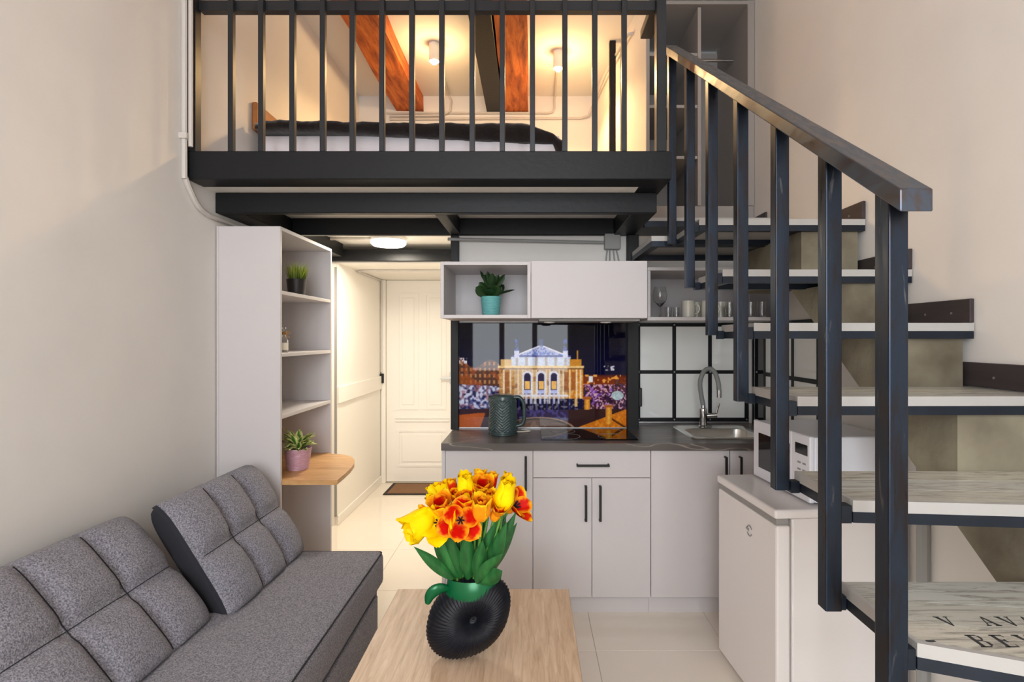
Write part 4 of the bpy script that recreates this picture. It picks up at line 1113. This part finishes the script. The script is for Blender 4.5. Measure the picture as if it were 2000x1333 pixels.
# grass pot
gx_, gy_, gz_ = -1.28, 3.02, 1.6545
t = thing('potted_grass', 'tufty green grass in a black pot on the top shelf', 'plant', (gx_, gy_, gz_))
pot(.043, .052, .088, gx_, gy_, gz_, M_BPOT, t)
mb = MB(); cg = []
for k in range(170):
    a = random.uniform(0, 2 * PI); r = .043 * math.sqrt(random.random())
    L = random.uniform(.055, .115); lean = (r / .043) * random.uniform(.15, .55)
    bx, by, bz = gx_ + r * math.cos(a), gy_ + r * math.sin(a), gz_ + .076
    dx_, dy_ = math.cos(a) * lean, math.sin(a) * lean
    tw = random.uniform(0, PI); wx, wy = .0022 * math.cos(tw), .0022 * math.sin(tw)
    vs = []
    for j, (s, w) in enumerate(((0, 1), (.35, 1), (.7, .75), (1, .08))):
        cx, cy, cz = bx + dx_ * L * s * s, by + dy_ * L * s * s, bz + L * s * (1 - .25 * lean * s)
        vs += [(cx - wx * w, cy - wy * w, cz), (cx + wx * w, cy + wy * w, cz)]
        c0 = np.array(lin((28, 66, 20))[:3]) * (1 - s) + np.array(lin((178, 196, 52))[:3]) * s * random.uniform(.6, 1)
        cg += [list(c0) + [1], list(c0) + [1]]
    mb.add(vs, [(0, 1, 3, 2), (2, 3, 5, 4), (4, 5, 7, 6)])
part('grass_blades', mb, M_GRASS, t, 180, kind='stuff', colors=cg)

# variegated plant in mauve pot
vx, vy, vz = -1.235, 2.93, .7302
t = thing('potted_plant', 'green and cream variegated plant in a mauve pot on the side table', 'plant', (vx, vy, vz))
pot(.053, .069, .112, vx, vy, vz, M_PINK, t, 15, .8)
for k in range(54):
    a = k * 2.4 + random.uniform(-.3, .3)
    tilt = random.uniform(.15, 1.2)
    L = random.uniform(.07, .115); Wd = random.uniform(.016, .023)
    P, UV = leaf_grid(L, Wd, random.uniform(.5, 1.3), .35, 7, 9, .75, .004)
    cg = []
    for row in UV:
        for (u, v) in row:
            e_ = abs(u) > .62 or v > .93
            c0 = lin((206, 208, 140)) if e_ else lin((58 + 30 * random.random(), 104 + 30 * random.random(), 30))
            cg.append(c0)
    hgt = random.uniform(0, .055) * (1.2 - tilt)
    M = Matrix.Translation((vx + .02 * math.cos(a), vy + .02 * math.sin(a), vz + .10 + hgt)) @ Matrix.Rotation(a, 4, 'Z') @ Matrix.Rotation(tilt, 4, 'Y')
    leaf_part('leaf', P, M_VARLEAF, t, M, cg)

# dark leafed plant in teal pot
tx, ty, tz_ = X(959, 2.98), 2.98, UZ0 + .0172
t = thing('potted_plant', 'dark green leafy plant in a teal ribbed pot in the open cabinet', 'plant', (tx, ty, tz_))
pot(.046, .056, .106, tx, ty, tz_, M_TEAL, t, 13, .9)
def facing(base, side, fwd, twist):
    return Matrix.Translation(base) @ Matrix.Rotation(side, 4, 'Y') @ Matrix.Rotation(-PI / 2 + twist, 4, 'Z') @ Matrix.Rotation(fwd, 4, 'Y')
for (side, fwd, tw_, L, Wd, bend, z, dy) in [(-1.05, .15, .2, .080, .027, .5, .105, -.02), (-.85, .05, .3, .072, .022, .4, .125, 0), (-.55, .1, .5, .075, .015, .5, .150, .01), (-.7, .0, .8, .085, .012, .4, .165, 0),
        (.62, .25, -.2, .070, .030, .5, .100, -.025), (.95, .1, -.2, .060, .022, .4, .115, -.01), (1.18, .05, 1.25, .110, .015, .1, .108, 0), (.75, .05, -.4, .100, .017, .3, .140, .01), (.05, .15, .1, .095, .020, .4, .130, 0), (-.2, .05, .2, .105, .016, .4, .130, .015), (.3, .05, .3, .095, .018, .3, .130, .02),
        (-.35, .45, .0, .06, .022, .7, .105, -.03), (.1, .55, .1, .055, .022, .7, .105, -.035), (-.7, -.3, .2, .09, .024, -.3, .11, .03), (.6, -.3, -.2, .09, .024, -.3, .11, .03), (0, -.3, 0, .10, .022, -.3, .12, .03)]:
    P, UV = leaf_grid(L * 1.12, Wd * 1.05, bend, .3, 7, 12, 1.35, rnd=.62)
    leaf_part('leaf', P, M_LEAFD, t, facing((tx + .012 * math.sin(side), ty + dy, tz_ + z), side, fwd, tw_))
part('stem', MB().tube([(tx, ty, tz_ + .09), (tx + .004, ty, tz_ + .13), (tx - .002, ty, tz_ + .17)], [.005, .004, .002], 8), M_STEMG, t, 60)

# small bottle with twine
bx_, by_, bz_ = -1.245, 2.785, 1.3497
t = thing('glass_bottle', 'tiny clear glass bottle with twine bow on the middle shelf', 'bottle', (bx_, by_, bz_))
part('glass', MB().lathe([(.019, 0), (.021, .004), (.021, .06), (.012, .075), (.009, .085), (.009, .118), (.011, .12), (.011, .127), (.009, .127), (.007, .085), (.019, .06), (.019, .005), (.001, .005)], bx_, by_, bz_, 24), M_GLASS, t, 60)
tw = MB()
for k in range(3): tw.lathe([(.0095, .092 + k * .004), (.0115, .094 + k * .004), (.0095, .096 + k * .004)], bx_, by_, bz_, 18)
for sgn in (-1, 1):
    tw.tube(smooth_path([(bx_ + .010, by_, bz_ + .096), (bx_ + .018, by_ - .01 * sgn, bz_ + .108), (bx_ + .022, by_ - .02 * sgn, bz_ + .098), (bx_ + .012, by_ - .004 * sgn, bz_ + .095)], 4), .0018, 6)
    tw.tube([(bx_ + .011, by_, bz_ + .095), (bx_ + .018, by_ - .006 * sgn, bz_ + .082), (bx_ + .024, by_ - .012 * sgn, bz_ + .076)], .0016, 6)
part('twine', tw, M_TWINE, t, 60, label='jute twine tied in a bow')
part('paper_label', MB().lathe([(.0212, .012), (.0216, .012), (.0216, .05), (.0212, .05)], bx_, by_, bz_, 24, True), M_LABELW, t, 40)

# ================================================================== SOFA
SFX = -0.673
t = thing('sofa', 'long grey fabric sofa along the left wall', 'sofa', (-1.1, 1.6, 0))
part('seat', MB().rbox(XL + .012, SFX, 0.62, 2.545, .295, .45, .03, 4), M_FAB, t, 60)
pp = [(SFX - .0075, .65, .4425), (SFX - .0075, 2.51, .4425), (SFX - .010, 2.527, .4425), (SFX - .018, 2.5355, .4425), (SFX - .035, 2.5375, .4425), (XL + .04, 2.5375, .4425)]
part('piping', MB().tube(pp, .0030, 8), M_PIPING, t, 60)
part('base', MB().rbox(XL + .03, SFX - .022, 0.66, 2.50, .03, .2945, .006, 2), M_FAB, t, 60)
part('drawer_front', MB().rbox(SFX - .0215, SFX - .008, 0.68, 2.46, .05, .278, .004, 2), M_FAB, t, 60)
for yy in (.72, 2.44):
    for xx in (XL + .08, SFX - .08):
        part('foot', MB().lathe([(.02, 0), (.022, .0295)], xx, yy, 0, 12), M_HANDLE, t)

def cushion(y0, y1, bx, tx_, tz1, label, th=.10):
    """back cushion leaning on the wall, tufted 3 x 2"""
    z0 = .4505
    v = Vector((tx_ - bx, 0, tz1 - z0)); Hh = v.length; v.normalize()
    n = Vector((v.z, 0, -v.x))         # towards the room
    if n.x < 0: n = -n
    t = thing('back_cushion', label, 'cushion', ((bx + tx_) / 2 - .05, (y0 + y1) / 2, z0), 'tufted sofa back cushions')
    NUc, NVc = 49, 33
    Wd = y1 - y0
    def pt(u, w, side):
        eu = max(0.0, 1 - (abs(2 * u - 1)) ** 8); ew = max(0.0, 1 - (abs(2 * w - 1)) ** 7)
        puff = (eu * ew) ** .5
        d_ = 0.0
        if side > 0:
            for s in (1 / 3, 2 / 3): d_ += .028 * math.exp(-((u - s) * Wd / .026) ** 2)
            d_ += .028 * math.exp(-((w - .5) * Hh / .026) ** 2)
            f = .052 * puff - min(d_, .036) * puff
            f += .010 * math.sin(3 * PI * u) ** 2 * math.sin(2 * PI * w) ** 2
        else:
            f = -th * puff - .02
        sag = -.02 * (abs(2 * u - 1) ** 6) * (abs(2 * w - 1) ** 6)
        p = Vector((bx, 0, z0)) + v * (w * Hh) + n * (f + sag - .03)
        p.y = y0 + u * Wd
        return p
    F_ = [[pt(i / (NUc - 1), j / (NVc - 1), 1) for i in range(NUc)] for j in range(NVc)]
    B_ = [[pt(i / (NUc - 1), j / (NVc - 1), -1) for i in range(NUc)] for j in range(NVc)]
    low = min(min(p.z for r in F_ for p in r), min(p.z for r in B_ for p in r))
    dz = z0 - low
    for G in (F_, B_):
        for r in G:
            for p in r:
                p.z += dz * .0
                p.z = max(p.z, z0)
                p.x = max(p.x, XL + .006)
    mb = MB().grid(F_)
    part('front', mb, M_FAB, t, 180)
    # rim and back
    mb2 = MB().grid([r[::-1] for r in B_])
    loopF = F_[0] + [r[-1] for r in F_[1:]] + F_[-1][-2::-1] + [r[0] for r in F_[-2:0:-1]]
    loopB = B_[0] + [r[-1] for r in B_[1:]] + B_[-1][-2::-1] + [r[0] for r in B_[-2:0:-1]]
    k = len(loopF)
    mb2.add([tuple(p) for p in loopF] + [tuple(p) for p in loopB], [(i, k + i, k + (i + 1) % k, (i + 1) % k) for i in range(k)])
    part('back', mb2, M_PIPING, t, 60, label='dark backing fabric')
    off = n * .0015
    sm = MB()
    for s in (1 / 3, 2 / 3): sm.tube([pt(s, j / 24, 1) + off for j in range(1, 24)], .0016, 6)
    sm.tube([pt(i / 36, .5, 1) + off for i in range(1, 36)], .0016, 6)
    sm.v = [(x, y, max(z, z0)) for x, y, z in sm.v]
    part('seam', sm, M_PIPING, t, 60)
cushion(1.945, 2.56, -1.02, -1.275, .862, 'tufted grey back cushion at the shelf end of the sofa')
cushion(1.27, 1.935, -1.085, -1.40, .830, 'tufted grey back cushion nearest the viewer, leaning further back')

# ================================================================== TABLE, VASE, TULIPS
TZ = .5
t = thing('coffee_table', 'pale oak coffee table beside the sofa', 'table', (-.17, 1.5, 0))
part('tabletop', MB().rbox(-.489, .139, .92, 2.035, TZ - .036, TZ, .002), M_OAK, t)
for (xx, yy) in ((-.455, .96), (.105, .96), (-.455, 1.995), (.105, 1.995)):
    part('leg', MB().rbox(xx - .03, xx + .03, yy - .03, yy + .03, 0, TZ - .0365, .002), M_OAK, t)

VX, VY = X(915, 1.60), 1.60
K = 1.60 / F
vase = thing('vase', 'matt black ribbed shell-shaped vase on the coffee table', 'vase', (VX, VY, TZ))
VCZ = TZ + .1165
def outline(a):     # ellipse sheared, centre at swirl
    c_, s_ = math.cos(a), math.sin(a + .33)
    e_ = lambda q: math.copysign(abs(q) ** .92, q)
    return 82 * K * e_(c_), 80 * K * e_(s_)
profile = [(.0, -.012), (.03, -.020), (.06, -.014), (.10, -.022), (.2, -.042), (.35, -.055), (.52, -.058), (.68, -.053), (.82, -.042), (.92, -.028), (.98, -.012), (1.0, 0)]
profile = profile + [(r, -y) for (r, y) in profile[-2::-1]]
NA = 60 * 8
P = []
cxs, czs = 11 * K, -2 * K       # swirl centre offset from outline centre
for (r, yy) in profile:
    row = []
    for i in range(NA):
        a = 2 * PI * i / NA
        ox, oz = outline(a)
        sw = a + .55 * (1 - r)
        rib = math.cos(60 * sw)
        amp = min(1, max(0, (r - .08) / .2))
        yv = yy * 1.0 + (-1 if yy < 0 else 1) * .0022 * rib * amp * (1 if yy != 0 else 0)
        rr = r * (1 + (.012 * rib if r > .8 else 0))
        sx, sz = cxs * (1 - r ** 1.5), czs * (1 - r)
        row.append((VX + sx + ox * rr, VY + yv, VCZ + sz + oz * rr))
    P.append(row)
vb = MB().grid(P, True)
zmin = min(v[2] for v in vb.v)
vb.v = [(x, y, max(TZ + .0005, z - zmin + TZ + .0005)) for x, y, z in vb.v]
part('body', vb, M_VASE, vase, 180)
NX_ = X(924, VY)
def neck_ring(z, hw, hd, n=48, tilt=.0):
    return [(NX_ + hw * math.cos(2 * PI * i / n) , VY + hd * math.sin(2 * PI * i / n), z + tilt * math.cos(2 * PI * i / n)) for i in range(n)]
part('neck', MB().grid([neck_ring(TZ + .188, .082, .040), neck_ring(TZ + .215, .070, .038), neck_ring(TZ + .232, .070, .040), neck_ring(TZ + .232, .066, .036), neck_ring(TZ + .19, .066, .034)], True), M_VASE, vase, 60)
rb = thing('ribbon', 'shiny green satin ribbon tied around the neck of the vase', 'ribbon', (NX_, VY, TZ + .19))
part('band', MB().grid([neck_ring(TZ + .186, .0830, .0560, tilt=.006), neck_ring(TZ + .198, .0815, .0570, tilt=.005), neck_ring(TZ + .213, .0765, .0540, tilt=.003), neck_ring(TZ + .230, .0735, .0510, tilt=.002), neck_ring(TZ + .236, .0715, .0480, tilt=.002)], True), M_RIBBON, rb, 180)
lx, lz = NX_ - .079, TZ + .207
lpth = smooth_path([(lx + .010, VY - .018, lz), (lx - .008, VY - .03, lz + .006), (lx - .026, VY - .036, lz + .002), (lx - .040, VY - .036, lz - .014), (lx - .046, VY - .034, lz - .034)], 5)
nl = len(lpth)
part('loop', MB().tube(lpth, [.004 + .013 * math.sin(PI * min(1, .08 + i / (nl - 1) * .84)) for i in range(nl)], 14, ry=.008), M_RIBBON, rb, 60)

# petals: 3 kinds x openness, shared meshes
PCOL = {'yellow': ((252, 216, 0), (250, 204, 0), (236, 160, 0)), 'flame': ((206, 26, 2), (246, 184, 10), (232, 96, 4)), 'orange': ((246, 146, 14), (252, 204, 24), (222, 62, 4)), 'red': ((196, 10, 0), (244, 160, 20), (176, 4, 0))}
petal_cache = {}
def petal_mesh(kind, op, inner):
    key = (kind, round(op, 1), inner)
    if key in petal_cache: return petal_cache[key]
    op = round(op, 1)
    L, Wd = (.064, .031) if not inner else (.060, .028)
    NVp, NUp = 12, 9
    P = []; cg = []
    r = .002; z = 0.0
    main, edge, base_ = [np.array(lin(c)[:3]) for c in PCOL[kind]]
    rp = np.random.default_rng(hash(kind) % 1000 + int(op * 10) + 5 * inner) if False else np.random.default_rng(len(kind) * 7 + int(op * 10) + 5 * inner)
    for j in range(NVp):
        v = j / (NVp - 1)
        end = math.radians(-20 + 100 * op)
        th = math.radians(80) + (end - math.radians(80)) * min(1, v * 1.9) ** .8
        if v > .8: th += (v - .8) * 1.6 * (.3 + op)
        if j:
            r += L / (NVp - 1) * math.sin(th); z += L / (NVp - 1) * math.cos(th)
        w = Wd * (min(1.0, .25 + 1.6 * v) * (max(0.0, 1 - max(0, (v - .55) / .46) ** 2.6)) ** .5)
        w = max(w, .002)
        row = []
        for i in range(NUp):
            u = -1 + 2 * i / (NUp - 1)
            rad = max(r, .012)
            ph = u * w / rad
            ph = max(-1.15, min(1.15, ph))
            rr = r + (.0025 if not inner else -.001) + .0015 * math.sin(u * 7 + v * 5) * v
            row.append((rr * math.cos(ph), rad * math.sin(ph), z + .002 * math.sin(u * 5) * v + .004 * abs(u) * v * (1 - v)))
            e_ = max(abs(u) ** 1.5, max(0, (v - .72) / .28))
            nz = rp.random() * .35
            f = np.clip((e_ + nz - .62) * 3.5, 0, 1)
            c = main * (1 - f) + edge * f
            if kind != 'yellow':
                b_ = np.clip((.28 - v) * 4, 0, 1) * .6
                c = c * (1 - b_) + np.array(lin((240, 190, 60))[:3]) * b_
                s_ = np.clip((math.sin(u * 9) * .5 + nz - .3), 0, 1) * (.35 if kind == 'orange' else .5)
                c = c * (1 - s_) + base_ * s_
            cg.append(list(c) + [1])
        P.append(row)
    mb = MB().grid(P)
    me = mesh_of(mb, 'petal', 180, material=M_PET, colors=cg)
    petal_cache[key] = me
    return me

# (px, py, depth offset, kind, inner kind, openness, scale, axis (x, y, z), leaf, label)
TUL = [
 (818, 1024, -.05, 'yellow', 'yellow', .3, 1.15, (-.50, -.40, -.35), 1, 'large plain yellow tulip drooping at the far left of the bouquet'),
 (853, 1022, -.07, 'yellow', 'yellow', .55, 1.05, (-.05, -.75, .25), 1, 'open yellow tulip with dark stamens low at the left'),
 (899, 1018, -.09, 'red', 'red', .66, 1.15, (.10, -.93, .22), 1, 'wide open red tulip with dark stamens facing the viewer'),
 (829, 996, -.02, 'orange', 'flame', .0, .60, (-.5, -.3, .5), 0, 'small orange tulip bud at the left edge'),
 (846, 984, .0, 'yellow', 'orange', .1, .80, (-.4, -.3, .8), 0, 'yellow tulip right of the small orange bud'),
 (864, 990, -.05, 'orange', 'red', .3, 1.0, (-.15, -.5, .75), 1, 'orange tulip cup with red inside above the yellow pair'),
 (866, 961, .03, 'yellow', 'red', .2, .85, (-.3, -.1, .9), 0, 'yellow tulip with a red heart at the upper left'),
 (848, 966, .05, 'yellow', 'yellow', .1, .70, (-.5, 0, .8), 0, 'small yellow tulip on the upper left rim'),
 (884, 955, .04, 'flame', 'flame', .1, .80, (-.1, -.1, 1), 1, 'orange and red striped tulip beside the big upper yellow one'),
 (910, 954, -.02, 'yellow', 'yellow', .15, 1.15, (-.05, -.3, .95), 0, 'big plain yellow tulip at the top left of centre'),
 (893, 972, -.03, 'flame', 'red', .2, .70, (0, -.5, .8), 0, 'small red and yellow tulip under the big upper yellow one'),
 (912, 978, -.05, 'flame', 'red', .3, .85, (.0, -.5, .8), 1, 'red and yellow tulip above the wide open red one'),
 (940, 994, -.09, 'orange', 'red', .2, 1.05, (.05, -.4, .9), 1, 'front orange tulip cup with red inside at the centre'),
 (944, 954, .0, 'orange', 'red', .35, .95, (.05, -.5, .8), 1, 'orange tulip with deep red inside at the top centre'),
 (938, 935, .06, 'orange', 'flame', .2, .75, (0, .1, 1), 0, 'topmost orange tulip of the bouquet'),
 (959, 941, .05, 'flame', 'red', .2, .75, (.15, 0, 1), 0, 'red and yellow tulip right of the topmost one'),
 (987, 966, -.06, 'yellow', 'yellow', .15, 1.25, (.2, -.4, .9), 1, 'biggest plain yellow tulip at the upper right'),
 (988, 944, .04, 'orange', 'yellow', .1, .85, (.25, .0, 1), 0, 'orange-yellow tulip above the biggest yellow one'),
 (976, 992, -.06, 'orange', 'red', .3, .80, (.15, -.65, .65), 1, 'orange tulip with red inside below the biggest yellow one'),
 (1016, 984, -.02, 'flame', 'red', .65, 1.0, (.7, -.35, .45), 1, 'open red and yellow tulip at the far right'),
 (968, 1003, -.05, 'orange', 'orange', .1, .70, (.2, -.3, .7), 0, 'small orange tulip low right of centre'),
 (928, 968, -.02, 'flame', 'red', .2, .75, (0, -.4, .9), 0, 'red-streaked tulip in the middle of the bouquet'),
 (955, 976, -.04, 'orange', 'red', .2, .80, (.1, -.4, .9), 0, 'orange tulip between the centre cup and the biggest yellow one'),
 (1001, 986, .02, 'orange', 'flame', .1, .75, (.5, 0, .8), 1, 'orange tulip half hidden beside the far right one'),
]
for k, (px, py, dy, kind, ik, op, scl, ax, lf, label) in enumerate(TUL):
    yy = VY + dy
    head = Vector((X(px, yy), yy, H(py, yy)))
    axis = Vector(ax).normalized()
    scl = scl * (1.28 if op < .5 else 1.02) * (1.12 if kind == ik == 'yellow' else 1)
    hb = head - axis * (.030 * scl if op < .8 else .012)
    an = 2 * PI * k / len(TUL)
    foot = Vector((NX_ + .042 * math.cos(an) * (1 if k % 2 else .5), VY + .018 * math.sin(an), TZ + .195))
    foot.x = NX_ + max(-.055, min(.055, (head.x - NX_) * .45))
    t = thing('tulip', label, 'tulip', foot, 'tulips in the black vase')
    mid1 = foot + (hb - foot) * .45 + Vector((-(hb.x - foot.x) * .12, 0, .02))
    mid2 = hb - axis * .035 + Vector((0, 0, -.006))
    part('stem', MB().tube(smooth_path([foot, mid1, mid2, hb], 6), .0040, 8), M_STEMG, t, 60)
    q = axis.to_track_quat('Z', 'Y').to_matrix().to_4x4()
    for i in range(6):
        inner = i % 2
        me = petal_mesh(ik if (inner or op > .9) else kind, op if not inner else max(0, op - .1), inner)
        o = bpy.data.objects.new('petal', me); COL.objects.link(o); o.parent = t
        o.matrix_basis = Matrix.Translation(hb - foot) @ q @ Matrix.Rotation(i * PI / 3 + k * .7, 4, 'Z') @ Matrix.Scale(scl, 4)
    if op > .5:
        smn = MB()
        for i in range(6):
            a = i * PI / 3
            p0 = hb + axis * .004
            off = (q @ Vector((math.cos(a) * .010, math.sin(a) * .010, .020)))
            smn.tube([p0, p0 + off.to_3d() * .6, p0 + off.to_3d()], [.0012, .0022, .0026], 6)
        part('stamen', smn, M_STAMEN, t, 60)
# broad leaves: (tulip, side lean, forward tilt, twist, length, half width, bend, x shift, y shift)
tul_objs = [o for o in bpy.data.objects if o.name.startswith('tulip') and o.parent is None and o.type == 'EMPTY']
tul_objs.sort(key=lambda o: o.name)
for (k, side, fwd, tw_, L, Wd, bend, dx_, dy_) in [
    (0, -.85, .25, .35, .150, .019, .15, 0, -.03), (1, -.42, .15, .2, .165, .026, .1, .0, -.02), (5, -.22, .2, -.1, .155, .024, .1, .0, -.035),
    (2, -.05, .2, .2, .150, .026, .1, 0, -.04), (11, .02, .1, -.3, .165, .024, .1, -.01, -.02), (12, .15, .25, .0, .135, .025, .15, .0, -.045),
    (13, .28, .1, .2, .175, .026, .1, .0, -.01), (16, .40, .15, -.2, .185, .027, .1, -.01, -.02), (18, .48, .3, .3, .135, .026, .25, -.02, -.04),
    (19, .40, .05, .1, .205, .025, .08, -.015, .0), (23, .52, -.05, .2, .165, .023, .05, -.01, .01), (20, .95, .45, -.2, .105, .027, .35, -.005, -.04),
    (8, -.3, -.1, 0, .16, .024, .0, 0, .02), (9, -.1, -.1, .1, .17, .025, .0, 0, .02), (14, .1, -.1, 0, .17, .024, .0, 0, .02), (17, .3, -.1, 0, .17, .024, .0, 0, .02), (3, -.55, .0, .3, .12, .022, .1, 0, .0)]:
    o = tul_objs[k]
    P, UV = leaf_grid(L * 1.06, Wd * .86, bend, .5, 7, 14, .85)
    leaf_part('leaf', P, M_TLEAF, o, facing(loc_of(o) + Vector((dx_, dy_ * .8, .040)), side, fwd, tw_))
